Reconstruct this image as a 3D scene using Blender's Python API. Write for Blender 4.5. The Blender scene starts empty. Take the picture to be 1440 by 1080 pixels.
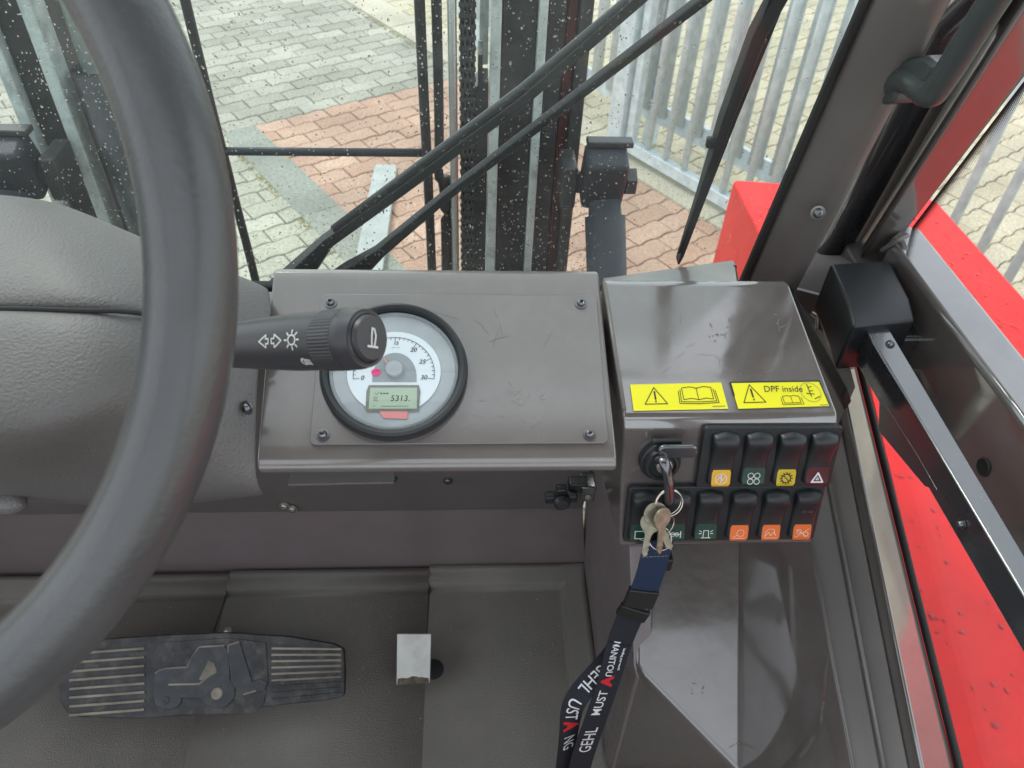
import bpy, bmesh, math, random
import numpy as np
from mathutils import Vector, Matrix
from math import radians, sin, cos, pi, sqrt, atan2
random.seed(7)
SC = bpy.context.scene
COL = SC.collection

# ------------------------------------------------------------------ camera
F = 1088.0
CAM = np.array([0.0, 0.0, 1.9])
_p, _r, _y = radians(43), radians(3), radians(4.5)
_f = np.array([0, cos(_p), -sin(_p)]); _u = np.array([0, sin(_p), cos(_p)]); _x = np.array([1.0, 0, 0])
_R, _U = cos(_r)*_x + sin(_r)*_u, -sin(_r)*_x + cos(_r)*_u
_M = np.array([[cos(_y), sin(_y), 0], [-sin(_y), cos(_y), 0], [0, 0, 1]])
CR, CU, CF = _M @ _R, _M @ _U, _M @ _f
cam = bpy.data.cameras.new('camera'); camo = bpy.data.objects.new('camera', cam); COL.objects.link(camo)
camo.matrix_world = Matrix(((CR[0], CU[0], -CF[0], CAM[0]), (CR[1], CU[1], -CF[1], CAM[1]), (CR[2], CU[2], -CF[2], CAM[2]), (0, 0, 0, 1)))
cam.sensor_width = 36; cam.lens = 27.2; cam.clip_start = 0.02; cam.clip_end = 600
cam.dof.use_dof = True; cam.dof.focus_distance = 0.62; cam.dof.aperture_fstop = 17
SC.camera = camo

# ------------------------------------------------------------------ sky, sun, exposure
world = bpy.data.worlds.new('World'); SC.world = world; world.use_nodes = True
nt = world.node_tree; nt.nodes.clear()
wo = nt.nodes.new('ShaderNodeOutputWorld'); bg = nt.nodes.new('ShaderNodeBackground')
sky = nt.nodes.new('ShaderNodeTexSky'); sky.sky_type = 'NISHITA'; sky.sun_disc = False
SUN_EL, SUN_ROT = radians(52), radians(-35)
sky.sun_elevation = SUN_EL; sky.sun_rotation = SUN_ROT; sky.air_density = 1.0; sky.dust_density = 2.0
tc = nt.nodes.new('ShaderNodeTexCoord'); nz = nt.nodes.new('ShaderNodeTexNoise'); nz.inputs['Scale'].default_value = 2.2; nz.inputs['Detail'].default_value = 5
rp = nt.nodes.new('ShaderNodeValToRGB'); rp.color_ramp.elements[0].position = 0.3; rp.color_ramp.elements[1].position = 0.75
rp.color_ramp.elements[0].color = (6.6, 7.2, 8.0, 1); rp.color_ramp.elements[1].color = (10.5, 11.0, 11.4, 1)
mx = nt.nodes.new('ShaderNodeMix'); mx.data_type = 'RGBA'; mx.inputs[0].default_value = 0.85
nt.links.new(tc.outputs['Generated'], nz.inputs['Vector']); nt.links.new(nz.outputs['Fac'], rp.inputs[0])
nt.links.new(sky.outputs[0], mx.inputs[6]); nt.links.new(rp.outputs[0], mx.inputs[7])
nt.links.new(mx.outputs[2], bg.inputs[0]); bg.inputs[1].default_value = 0.15; nt.links.new(bg.outputs[0], wo.inputs[0])
sl = bpy.data.lights.new('sun', 'SUN'); so = bpy.data.objects.new('sun', sl); COL.objects.link(so)
sl.energy = 1.2; sl.angle = radians(14); sl.color = (1.0, 0.96, 0.9)
_sd = Vector((sin(SUN_ROT)*cos(SUN_EL), cos(SUN_ROT)*cos(SUN_EL), sin(SUN_EL)))
so.rotation_euler = _sd.to_track_quat('Z', 'Y').to_euler()
SC.view_settings.view_transform = 'Standard'; SC.view_settings.look = 'None'
SC.view_settings.exposure = 0.5; SC.view_settings.gamma = 1.0; SC.view_settings.use_curve_mapping = False
SC.cycles.transparent_max_bounces = 32; SC.cycles.max_bounces = 10

# ------------------------------------------------------------------ geometry of sight: pixel of the photo -> point on a plane
def ray(px, py): return CF + (px-720)/F*CR - (py-540)/F*CU
def pl(px, py, p, n):
    d = ray(px, py); n = np.array(n, float); return CAM + d*(((np.array(p, float)-CAM) @ n)/(d @ n))
def PX(px, py, v): return pl(px, py, (v, 0, 0), (1, 0, 0))
def PY(px, py, v): return pl(px, py, (0, v, 0), (0, 1, 0))
def PZ(px, py, v): return pl(px, py, (0, 0, v), (0, 0, 1))
def PD(px, py, d): return CAM + d*ray(px, py)
def proj(p):
    d = np.array(p)-CAM; z = d @ CF
    return (720+F*(d @ CR)/z, 540-F*(d @ CU)/z, z)
def V(p): return Vector((float(p[0]), float(p[1]), float(p[2])))

# ------------------------------------------------------------------ materials
MATS = {}
def mat(name, col, rough=0.5, metal=0.0, var=0.0, vscale=20, bump=0.0, bscale=300, coat=0.0, spec=0.5, dirt=None, dscale=8, dirt_amt=0.5, rvar=0.0, scratch=0.0, crough=.06, cior=1.6, bdist=.001):
    m = bpy.data.materials.new(name); m.use_nodes = True; n = m.node_tree.nodes; l = m.node_tree.links
    b = n['Principled BSDF']; b.inputs['Base Color'].default_value = (*col, 1); b.inputs['Roughness'].default_value = rough
    b.inputs['Metallic'].default_value = metal; b.inputs['Specular IOR Level'].default_value = spec
    b.inputs['Coat Weight'].default_value = coat; b.inputs['Coat Roughness'].default_value = crough; b.inputs['Coat IOR'].default_value = cior
    tcn = n.new('ShaderNodeTexCoord'); cur = None
    if var or dirt:
        x = n.new('ShaderNodeTexNoise'); x.inputs['Scale'].default_value = vscale; x.inputs['Detail'].default_value = 6; l.new(tcn.outputs['Object'], x.inputs['Vector'])
        r = n.new('ShaderNodeValToRGB'); r.color_ramp.elements[0].position = .3; r.color_ramp.elements[1].position = .7
        r.color_ramp.elements[0].color = (*[c*(1-var) for c in col], 1); r.color_ramp.elements[1].color = (*[min(1, c*(1+var)) for c in col], 1)
        l.new(x.outputs['Fac'], r.inputs[0]); cur = r.outputs[0]
        if dirt:
            y = n.new('ShaderNodeTexNoise'); y.inputs['Scale'].default_value = dscale; y.inputs['Detail'].default_value = 9; y.inputs['Roughness'].default_value = .65; l.new(tcn.outputs['Object'], y.inputs['Vector'])
            q = n.new('ShaderNodeValToRGB'); q.color_ramp.elements[0].position = .5; q.color_ramp.elements[1].position = .72
            q.color_ramp.elements[0].color = (0, 0, 0, 1); q.color_ramp.elements[1].color = (dirt_amt,)*3+(1,)
            l.new(y.outputs['Fac'], q.inputs[0])
            mm = n.new('ShaderNodeMix'); mm.data_type = 'RGBA'; l.new(q.outputs[0], mm.inputs[0]); l.new(cur, mm.inputs[6]); mm.inputs[7].default_value = (*dirt, 1); cur = mm.outputs[2]
        l.new(cur, b.inputs['Base Color'])
    if rvar:
        z = n.new('ShaderNodeTexNoise'); z.inputs['Scale'].default_value = 14; z.inputs['Detail'].default_value = 7; z.inputs['Roughness'].default_value = .7; l.new(tcn.outputs['Object'], z.inputs['Vector'])
        mr = n.new('ShaderNodeMapRange'); mr.inputs[1].default_value = .35; mr.inputs[2].default_value = .75; mr.inputs[3].default_value = rough; mr.inputs[4].default_value = rough+rvar
        l.new(z.outputs['Fac'], mr.inputs[0]); l.new(mr.outputs[0], b.inputs['Roughness'])
        if coat > .9:
            m2_ = n.new('ShaderNodeMapRange'); m2_.inputs[1].default_value = .45; m2_.inputs[2].default_value = .8; m2_.inputs[3].default_value = crough; m2_.inputs[4].default_value = crough+.16
            l.new(z.outputs['Fac'], m2_.inputs[0]); l.new(m2_.outputs[0], b.inputs['Coat Roughness'])
    if bump:
        w = n.new('ShaderNodeTexNoise'); w.inputs['Scale'].default_value = bscale; w.inputs['Detail'].default_value = 3; l.new(tcn.outputs['Object'], w.inputs['Vector'])
        bp = n.new('ShaderNodeBump'); bp.inputs['Strength'].default_value = bump; bp.inputs['Distance'].default_value = bdist; l.new(w.outputs['Fac'], bp.inputs['Height'])
        last = bp
        if scratch:
            s = n.new('ShaderNodeTexVoronoi'); s.feature = 'DISTANCE_TO_EDGE'; s.inputs['Scale'].default_value = 9; s.inputs['Randomness'].default_value = 1
            l.new(tcn.outputs['Object'], s.inputs['Vector'])
            sr = n.new('ShaderNodeMapRange'); sr.inputs[1].default_value = 0; sr.inputs[2].default_value = .004; l.new(s.outputs['Distance'], sr.inputs[0])
            b2 = n.new('ShaderNodeBump'); b2.inputs['Strength'].default_value = scratch; b2.inputs['Distance'].default_value = .0004; l.new(sr.outputs[0], b2.inputs['Height']); l.new(bp.outputs[0], b2.inputs['Normal']); last = b2
        l.new(last.outputs[0], b.inputs['Normal'])
    MATS[name] = m; return m
TAUPE = (0.102, 0.087, 0.078)
M_paint = mat('taupe_gloss_paint', TAUPE, .3, var=.05, bump=.035, bscale=130, coat=1, crough=.045, cior=2.25, rvar=.16, dirt=(.2, .19, .18), dirt_amt=.22, dscale=30)
M_dash = mat('satin_dash_paint', (0.130, 0.112, 0.101), .35, var=.07, bump=.04, bscale=300, coat=1, crough=.14, cior=1.85, rvar=.15, dirt=(.2, .19, .18), dirt_amt=.15, dscale=40)
M_paint2 = mat('taupe_satin_paint', (0.125, 0.112, 0.104), .4, coat=.3, crough=.3, cior=1.8, var=.06, bump=.06, bscale=400, rvar=.15)
M_wall = mat('taupe_wall_paint', (0.195, 0.160, 0.160), .42, coat=.35, crough=.2, cior=1.8, var=.06, bump=.05, bscale=120, rvar=.15, dirt=(.2, .19, .18), dirt_amt=.2)
M_cowl = mat('grey_grained_plastic', (0.135, 0.128, 0.122), .5, var=.07, bump=1.0, bscale=520, coat=.2, crough=.4, bdist=.001)
M_rim = mat('charcoal_soft_grip', (0.062, 0.064, 0.066), .40, coat=.5, crough=.25, cior=1.6, var=.12, vscale=30, bump=.5, bscale=420, rvar=.15)
M_black = mat('black_plastic', (0.018, 0.02, 0.022), .35, var=.1, bump=.08, bscale=400, rvar=.12)
M_blackg = mat('gloss_black_paint', (0.02, 0.022, 0.026), .25, var=.1, bump=.04, bscale=200, coat=1, crough=.12, cior=2.0, rvar=.1)
M_stalk = mat('dark_grey_lever_plastic', (0.05, 0.05, 0.056), .38, bump=.05, bscale=500)
M_rubber = mat('black_rubber', (0.02, 0.02, 0.02), .7, var=.2, bump=.2, bscale=300)
M_mat = mat('ribbed_floor_rubber', (0.168, 0.155, 0.138), .55, var=.12, vscale=9, bump=1.0, bscale=650, dirt=(.24, .21, .18), dirt_amt=.4, dscale=6, rvar=-.12)
M_pedal = mat('dusty_pedal_rubber', (0.05, 0.05, 0.052), .6, var=.4, vscale=40, bump=.6, bscale=200, dirt=(.17, .15, .125), dirt_amt=.6, dscale=60)
M_emblem = mat('worn_emblem_rubber', (0.05, 0.053, 0.06), .42, var=.2, vscale=60, bump=.3, bscale=200, dirt=(.13, .115, .095), dirt_amt=.6, dscale=70)
M_ridge = mat('dust_worn_ridge', (0.27, 0.235, 0.19), .6, var=.6, bump=.4, bscale=300)
M_steel = mat('bare_zinc_steel', (0.42, 0.42, 0.40), .48, metal=.85, var=.1, vscale=30, dirt=(.2, .17, .12), dirt_amt=.35, dscale=20, bump=.1, bscale=80)
M_chrome = mat('polished_steel', (0.7, 0.74, 0.73), .3, metal=.7, var=.08, vscale=60, bump=.1)
M_rail = mat('worn_steel_running_face', (0.62, 0.69, 0.67), .42, metal=.1, var=.15, vscale=50, dirt=(.08, .08, .08), dirt_amt=.5, dscale=40)
M_screw = mat('dark_zinc_screw', (0.2, 0.2, 0.21), .3, metal=.9)
M_bolt = mat('bright_bolt', (0.45, 0.42, 0.38), .35, metal=.9)
M_mast = mat('black_greased_steel', (0.042, 0.044, 0.045), .42, var=.4, vscale=30, bump=.3, bscale=120, dirt=(.09, .09, .085), dirt_amt=.5, dscale=25)
M_mastred = mat('dark_red_reflection', (0.09, 0.016, 0.016), .4, var=.4, vscale=30, bump=.2, dirt=(.03, .03, .03), dirt_amt=.8)  # red reflection on the mast, put into the base colour
M_cyl = mat('slate_painted_steel', (0.036, 0.042, 0.052), .45, var=.1, bump=.2, bscale=120, spec=.25)
M_hose = mat('black_hose_rubber', (0.022, 0.024, 0.025), .5, var=.3, vscale=60, bump=.5, bscale=600)
M_red = mat('bright_red_paint', (0.80, 0.010, 0.008), .3, var=.06, vscale=12, bump=.06, bscale=180, coat=0, spec=.3, rvar=.1, dirt=(.5, .004, .006), dirt_amt=.6, dscale=14)
M_galv = mat('galvanised_steel', (0.60, 0.66, 0.68), .42, metal=.15, var=.16, vscale=24, bump=.2, bscale=80)
M_key = mat('worn_brass_key', (0.30, 0.27, 0.2), .42, metal=.6, var=.3, vscale=200)
M_ringm = mat('nickel_wire', (0.6, 0.57, 0.5), .25, metal=1.0)
M_strap = mat('navy_black_webbing', (0.012, 0.014, 0.022), .75, bump=.7, bscale=900)
M_navy = mat('navy_webbing', (0.012, 0.03, 0.075), .7, bump=.7, bscale=900)
M_buckle = mat('black_buckle_plastic', (0.015, 0.015, 0.016), .4, bump=.3, bscale=500)
M_yellow = mat('yellow_label', (0.80, 0.74, 0.02), .35, var=.02)
M_ink = mat('black_ink', (0.02, 0.02, 0.02), .5)
M_greyink = mat('faded_grey_ink', (0.2, 0.2, 0.17), .5)
M_white = mat('white_print', (0.75, 0.75, 0.75), .5)
M_cream = mat('yellow_stitch', (0.5, 0.45, 0.3), .7)
M_redp = mat('red_print', (0.6, 0.02, 0.03), .5)
M_dial = mat('white_dial', (0.78, 0.84, 0.86), .5)
M_dialring = mat('blue_grey_dial_surround', (0.40, 0.43, 0.435), .35, var=.15, vscale=25)
M_dialgrey = mat('grey_dial_centre', (0.3, 0.33, 0.34), .5)
M_pink = mat('pink_warning_lamp', (0.8, 0.03, 0.2), .4)
M_salmon = mat('salmon_print', (0.75, 0.28, 0.26), .4)
M_lcd = mat('green_lcd', (0.42, 0.52, 0.38), .25)
M_orange = mat('orange_lens', (0.8, 0.17, 0.03), .35)
M_amber = mat('amber_lens', (0.8, 0.42, 0.02), .35)
M_gold = mat('mustard_lens', (0.62, 0.46, 0.02), .35)
M_dgreen = mat('dark_green_lens', (0.012, 0.05, 0.03), .3)
M_dred = mat('dark_red_lens', (0.09, 0.012, 0.016), .3)
M_icon = mat('pale_icon_print', (0.7, 0.72, 0.68), .5)
M_peach = mat('pale_orange_icon', (0.95, 0.6, 0.45), .5)
M_weld = mat('painted_weld_bead', (0.16, 0.145, 0.135), .35, bump=.8, bscale=250)

def transp(name, tint, haze=0.0, gl=1.0):
    m = bpy.data.materials.new(name); m.use_nodes = True; n = m.node_tree.nodes; l = m.node_tree.links; n.clear()
    o = n.new('ShaderNodeOutputMaterial'); t = n.new('ShaderNodeBsdfTransparent'); t.inputs[0].default_value = (*tint, 1)
    g = n.new('ShaderNodeBsdfGlossy'); g.inputs['Roughness'].default_value = 0.02
    lw = n.new('ShaderNodeLayerWeight'); lw.inputs[0].default_value = .5
    pw = n.new('ShaderNodeMath'); pw.operation = 'POWER'; l.new(lw.outputs['Facing'], pw.inputs[0]); pw.inputs[1].default_value = 5
    ma = n.new('ShaderNodeMath'); ma.operation = 'MULTIPLY_ADD'; l.new(pw.outputs[0], ma.inputs[0]); ma.inputs[1].default_value = .9*gl; ma.inputs[2].default_value = .02*gl
    mx_ = n.new('ShaderNodeMixShader'); l.new(ma.outputs[0], mx_.inputs[0]); l.new(t.outputs[0], mx_.inputs[1]); l.new(g.outputs[0], mx_.inputs[2]); cur = mx_
    if haze:
        d = n.new('ShaderNodeBsdfTranslucent'); d.inputs[0].default_value = (.8, .82, .8, 1)
        tcn = n.new('ShaderNodeTexCoord'); x = n.new('ShaderNodeTexNoise'); x.inputs['Scale'].default_value = 5; x.inputs['Detail'].default_value = 8; l.new(tcn.outputs['Object'], x.inputs['Vector'])
        mr = n.new('ShaderNodeMapRange'); mr.inputs[1].default_value = .3; mr.inputs[2].default_value = .8; mr.inputs[3].default_value = haze*.4; mr.inputs[4].default_value = haze*1.6; l.new(x.outputs['Fac'], mr.inputs[0])
        m3 = n.new('ShaderNodeMixShader'); l.new(mr.outputs[0], m3.inputs[0]); l.new(cur.outputs[0], m3.inputs[1]); l.new(d.outputs[0], m3.inputs[2]); cur = m3
    l.new(cur.outputs[0], o.inputs[0]); return m
M_glass = transp('windscreen_glass', (.95, .985, .965), .014)
M_sideglass = transp('side_glass', (.98, .99, .985), .006)
M_lens = transp('gauge_lens', (.98, .99, 1), 0.03, 1.6)
M_drop = bpy.data.materials.new('water_drops'); M_drop.use_nodes = True
_b = M_drop.node_tree.nodes['Principled BSDF']; _b.inputs['Transmission Weight'].default_value = 1; _b.inputs['IOR'].default_value = 1.33; _b.inputs['Roughness'].default_value = 0.03

def frit_mat():
    m = bpy.data.materials.new('black_dotted_print'); m.use_nodes = True; n = m.node_tree.nodes; l = m.node_tree.links; n.clear()
    o = n.new('ShaderNodeOutputMaterial'); t = n.new('ShaderNodeBsdfTransparent'); b = n.new('ShaderNodeBsdfPrincipled'); b.inputs['Base Color'].default_value = (.015, .015, .015, 1)
    uv = n.new('ShaderNodeUVMap'); v = n.new('ShaderNodeTexVoronoi'); v.inputs['Randomness'].default_value = 0; v.inputs['Scale'].default_value = 1
    l.new(uv.outputs[0], v.inputs['Vector'])
    s = n.new('ShaderNodeSeparateXYZ'); l.new(uv.outputs[0], s.inputs[0])
    mr = n.new('ShaderNodeMapRange'); mr.inputs[1].default_value = 0; mr.inputs[2].default_value = 7; mr.inputs[3].default_value = .75; mr.inputs[4].default_value = .22; l.new(s.outputs['Y'], mr.inputs[0])
    lt = n.new('ShaderNodeMath'); lt.operation = 'LESS_THAN'; l.new(v.outputs['Distance'], lt.inputs[0]); l.new(mr.outputs[0], lt.inputs[1])
    mx_ = n.new('ShaderNodeMixShader'); l.new(lt.outputs[0], mx_.inputs[0]); l.new(t.outputs[0], mx_.inputs[1]); l.new(b.outputs[0], mx_.inputs[2]); l.new(mx_.outputs[0], o.inputs[0]); return m
M_frit = frit_mat()

def paver_mat(name, c1, c2, moss=0.0):
    m = bpy.data.materials.new(name); m.use_nodes = True; n = m.node_tree.nodes; l = m.node_tree.links
    b = n['Principled BSDF']; b.inputs['Roughness'].default_value = .8
    oi = n.new('ShaderNodeObjectInfo'); tcn = n.new('ShaderNodeTexCoord'); ge = n.new('ShaderNodeNewGeometry')
    at = n.new('ShaderNodeAttribute'); at.attribute_name = 'tone'
    ad = n.new('ShaderNodeMath'); ad.operation = 'ADD'; l.new(oi.outputs['Random'], ad.inputs[0]); l.new(at.outputs['Fac'], ad.inputs[1])
    fr = n.new('ShaderNodeMath'); fr.operation = 'FRACT'; l.new(ad.outputs[0], fr.inputs[0])
    mixc = n.new('ShaderNodeMix'); mixc.data_type = 'RGBA'; l.new(fr.outputs[0], mixc.inputs[0]); mixc.inputs[6].default_value = (*c1, 1); mixc.inputs[7].default_value = (*c2, 1)
    x = n.new('ShaderNodeTexNoise'); x.inputs['Scale'].default_value = 70; x.inputs['Detail'].default_value = 8; x.inputs['Roughness'].default_value = .7; l.new(ge.outputs['Position'], x.inputs['Vector'])
    mr = n.new('ShaderNodeMapRange'); mr.inputs[1].default_value = .3; mr.inputs[2].default_value = .72; mr.inputs[3].default_value = .6; mr.inputs[4].default_value = 1.35; l.new(x.outputs['Fac'], mr.inputs[0])
    x2 = n.new('ShaderNodeTexNoise'); x2.inputs['Scale'].default_value = 2.2; x2.inputs['Detail'].default_value = 6; l.new(ge.outputs['Position'], x2.inputs['Vector'])
    mr2 = n.new('ShaderNodeMapRange'); mr2.inputs[1].default_value = .3; mr2.inputs[2].default_value = .7; mr2.inputs[3].default_value = .78; mr2.inputs[4].default_value = 1.18; l.new(x2.outputs['Fac'], mr2.inputs[0])
    mu = n.new('ShaderNodeMath'); mu.operation = 'MULTIPLY'; l.new(mr.outputs[0], mu.inputs[0]); l.new(mr2.outputs[0], mu.inputs[1])
    vm = n.new('ShaderNodeVectorMath'); vm.operation = 'SCALE'; l.new(mixc.outputs[2], vm.inputs[0]); l.new(mu.outputs[0], vm.inputs['Scale']); l.new(vm.outputs[0], b.inputs['Base Color'])
    bp = n.new('ShaderNodeBump'); bp.inputs['Strength'].default_value = .6; bp.inputs['Distance'].default_value = .003; l.new(x.outputs['Fac'], bp.inputs['Height']); l.new(bp.outputs[0], b.inputs['Normal'])
    return m
M_pgrey = paver_mat('grey_concrete_paver', (.30, .29, .235), (.42, .405, .345))
M_ppale = paver_mat('pale_grey_paver', (.37, .365, .285), (.46, .45, .37))
M_pred = paver_mat('faded_red_paver', (.42, .26, .185), (.49, .33, .245))
M_psand = paver_mat('sand_paver', (.42, .37, .255), (.50, .45, .33))
M_kerb = paver_mat('grey_green_concrete', (.26, .275, .235), (.29, .30, .255))
M_kerb2 = paver_mat('beige_concrete', (.44, .40, .31), (.47, .43, .34))
M_joint = paver_mat('dark_joint_sand', (.17, .16, .125), (.2, .19, .15))
M_moss = paver_mat('yellow_green_moss', (.30, .27, .12), (.22, .22, .09))

# ------------------------------------------------------------------ object helpers
def T(name, label, cat, loc=(0, 0, 0), group=None, kind=None):
    o = bpy.data.objects.new(name, None); COL.objects.link(o); o.location = V(loc); o.empty_display_size = .05
    if label: o['label'] = label
    if cat: o['category'] = cat
    if group: o['group'] = group
    if kind: o['kind'] = kind
    return o
def link(name, me, m, parent=None, bevel=0, seg=2, smooth=False, sub=0, solid=0, label=None):
    o = bpy.data.objects.new(name, me); COL.objects.link(o)
    if m: me.materials.append(m)
    if parent:
        o.parent = parent
        if parent.type == 'EMPTY': o.location = -parent.location
    if smooth:
        for p in me.polygons: p.use_smooth = True
    if solid:
        s = o.modifiers.new('solid', 'SOLIDIFY'); s.thickness = solid; s.offset = -1
    if bevel:
        b = o.modifiers.new('bevel', 'BEVEL'); b.width = bevel; b.segments = seg; b.limit_method = 'ANGLE'; b.angle_limit = radians(35); b.harden_normals = False
        for p in me.polygons: p.use_smooth = True
        w = o.modifiers.new('wn', 'WEIGHTED_NORMAL'); w.keep_sharp = False; w.weight = 80
    if sub:
        s = o.modifiers.new('sub', 'SUBSURF'); s.levels = sub; s.render_levels = sub
    if label: o['label'] = label
    return o
def fix(me):
    bm = bmesh.new(); bm.from_mesh(me); bmesh.ops.recalc_face_normals(bm, faces=bm.faces); bm.to_mesh(me); bm.free(); return me
def rawmesh(name, vs, fs, flip=False, recalc=True):
    me = bpy.data.meshes.new(name); me.from_pydata([tuple(map(float, v)) for v in vs], [], fs)
    if recalc: fix(me)
    me.update(); return me
def prism(name, poly, ext, m, parent=None, bevel=.001, **k):
    n = len(poly); poly = [np.array(p, float) for p in poly]; ext = np.array(ext, float)
    vs = poly + [p+ext for p in poly]
    fs = [tuple(range(n)), tuple(range(2*n-1, n-1, -1))] + [(i, (i+1) % n, n+(i+1) % n, n+i) for i in range(n)]
    return link(name, rawmesh(name, vs, fs), m, parent, bevel=bevel, **k)
def loft(name, secs, m, parent=None, bevel=.001, **k):
    n = len(secs[0]); vs = [p for s in secs for p in s]; fs = []
    for a in range(len(secs)-1):
        for i in range(n): fs.append((a*n+i, a*n+(i+1) % n, (a+1)*n+(i+1) % n, (a+1)*n+i))
    fs.append(tuple(range(n))); fs.append(tuple(range((len(secs)-1)*n, len(secs)*n)))
    return link(name, rawmesh(name, vs, fs), m, parent, bevel=bevel, **k)
def box(name, c, s, m, parent=None, ax=None, bevel=.001, **k):
    c = np.array(c, float); A = np.eye(3) if ax is None else np.array(ax, float)
    vs = [c + sum(A[i]*s[i]/2*e[i] for i in range(3)) for e in [(-1, -1, -1), (1, -1, -1), (1, 1, -1), (-1, 1, -1), (-1, -1, 1), (1, -1, 1), (1, 1, 1), (-1, 1, 1)]]
    fs = [(0, 1, 2, 3), (4, 5, 6, 7), (0, 1, 5, 4), (1, 2, 6, 5), (2, 3, 7, 6), (3, 0, 4, 7)]
    return link(name, rawmesh(name, vs, fs), m, parent, bevel=bevel, **k)
def frame(d, up=(0, 0, 1)):
    d = np.array(d, float); d /= np.linalg.norm(d); up = np.array(up, float)
    a = np.cross(d, up)
    if np.linalg.norm(a) < 1e-4: a = np.cross(d, (1, 0, 0))
    a /= np.linalg.norm(a); return d, a, np.cross(a, d)
def beam(name, p, q, w, h, m, parent=None, up=(0, 0, 1), bevel=.001, **k):
    p, q = np.array(p, float), np.array(q, float); d, a, b = frame(q-p, up)
    return box(name, (p+q)/2, (np.linalg.norm(q-p), w, h), m, parent, ax=(d, a, b), bevel=bevel, **k)
def smooth_path(pts, n=8):
    P = [np.array(p, float) for p in pts]; out = []
    for i in range(len(P)-1):
        p0, p1, p2, p3 = P[max(i-1, 0)], P[i], P[i+1], P[min(i+2, len(P)-1)]
        for j in range(n):
            t = j/n; out.append(.5*((2*p1)+(-p0+p2)*t+(2*p0-5*p1+4*p2-p3)*t*t+(-p0+3*p1-3*p2+p3)*t**3))
    out.append(P[-1]); return out
def tube(name, pts, r, m, parent=None, n=14, up=(0, 0, 1), flat=1.0, closed=False, caps=True, **k):
    pts = [np.array(p, float) for p in pts]; N = len(pts); rr = r if hasattr(r, '__len__') else [r]*N; vs = []; fs = []
    for i, p in enumerate(pts):
        d = pts[(i+1) % N]-pts[i-1] if closed else pts[min(i+1, N-1)]-pts[max(i-1, 0)]
        _, a, b = frame(d, up)
        for j in range(n):
            t = 2*pi*j/n; vs.append(p+rr[i]*(cos(t)*a+flat*sin(t)*b))
    for i in range(N if closed else N-1):
        for j in range(n): fs.append((i*n+j, i*n+(j+1) % n, ((i+1) % N)*n+(j+1) % n, ((i+1) % N)*n+j))
    if caps and not closed: fs.append(tuple(range(n))); fs.append(tuple(range((N-1)*n, N*n)))
    return link(name, rawmesh(name, vs, fs), m, parent, smooth=True, **k)
def lathe(name, prof, o, ax, m, parent=None, n=48, smooth=True, bevel=0, **k):
    o = np.array(o, float); d, a, b = frame(ax, (0, 1, 0) if abs(np.array(ax, float)[1]) < .9*np.linalg.norm(ax) else (0, 0, 1)); vs = []; fs = []
    for (r, h) in prof:
        for j in range(n): t = 2*pi*j/n; vs.append(o+d*h+max(r, 1e-5)*(cos(t)*a+sin(t)*b))
    for i in range(len(prof)-1):
        for j in range(n): fs.append((i*n+j, i*n+(j+1) % n, (i+1)*n+(j+1) % n, (i+1)*n+j))
    me = rawmesh(name, vs, fs)
    ob = link(name, me, m, parent, smooth=smooth, bevel=bevel, **k)
    if smooth and not bevel:
        me.set_sharp_from_angle(angle=radians(40))
    return ob
def surf(name, rows, m, parent=None, solid=.003, sub=2, **k):
    R = len(rows); C = len(rows[0]); vs = [p for r in rows for p in r]
    fs = [(i*C+j, i*C+j+1, (i+1)*C+j+1, (i+1)*C+j) for i in range(R-1) for j in range(C-1)]
    return link(name, rawmesh(name, vs, fs, recalc=False), m, parent, smooth=True, solid=solid, sub=sub, **k)
class Plane:
    """a flat local frame (origin, right, up, normal) for print and fittings"""
    def __init__(s, o, u, v): s.o = np.array(o, float); s.u = np.array(u, float)/np.linalg.norm(u); s.v = np.array(v, float)/np.linalg.norm(v); s.n = np.cross(s.u, s.v); s.n /= np.linalg.norm(s.n)
    def __call__(s, x, y, h=0.0): return s.o+s.u*x+s.v*y+s.n*h
    def at(s, px, py, h=0.0):
        p = pl(px, py, s.o+s.n*h, s.n); return ((p-s.o) @ s.u, (p-s.o) @ s.v)
    def pt(s, px, py, h=0.0): return pl(px, py, s.o+s.n*h, s.n)
def poly(name, P, pts, h, m, parent, **k):
    vs = [P(x, y, h) for x, y in pts]
    return link(name, rawmesh(name, vs, [tuple(range(len(pts)))], recalc=False), m, parent, **k)
def rrect(x0, y0, x1, y1, r, n=4):
    out = []
    for cx, cy, a0 in ((x1-r, y1-r, 0), (x0+r, y1-r, 90), (x0+r, y0+r, 180), (x1-r, y0+r, 270)):
        for i in range(n+1): a = radians(a0+90*i/n); out.append((cx+r*cos(a), cy+r*sin(a)))
    return out
def strokes(name, P, lines, w, h, m, parent, f=None):
    """flat printed line work: every polyline gets width w"""
    vs = []; fs = []
    for ln in lines:
        for (a, b) in zip(ln[:-1], ln[1:]):
            a = np.array(a, float); b = np.array(b, float); d = b-a; L = np.linalg.norm(d)
            if L < 1e-9: continue
            d /= L; nn = np.array((-d[1], d[0]))*w/2; a2 = a-d*w*.35; b2 = b+d*w*.35; i = len(vs)
            for q in (a2-nn, b2-nn, b2+nn, a2+nn): vs.append(f(q[0], q[1], h) if f else P(q[0], q[1], h))
            fs.append((i, i+1, i+2, i+3))
    return link(name, rawmesh(name, vs, fs, recalc=False), m, parent)
def circ(cx, cy, r, n=20, a0=0, a1=360, ry=None): return [(cx+r*cos(radians(a0+(a1-a0)*i/n)), cy+(ry or r)*sin(radians(a0+(a1-a0)*i/n))) for i in range(n+1)]
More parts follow.
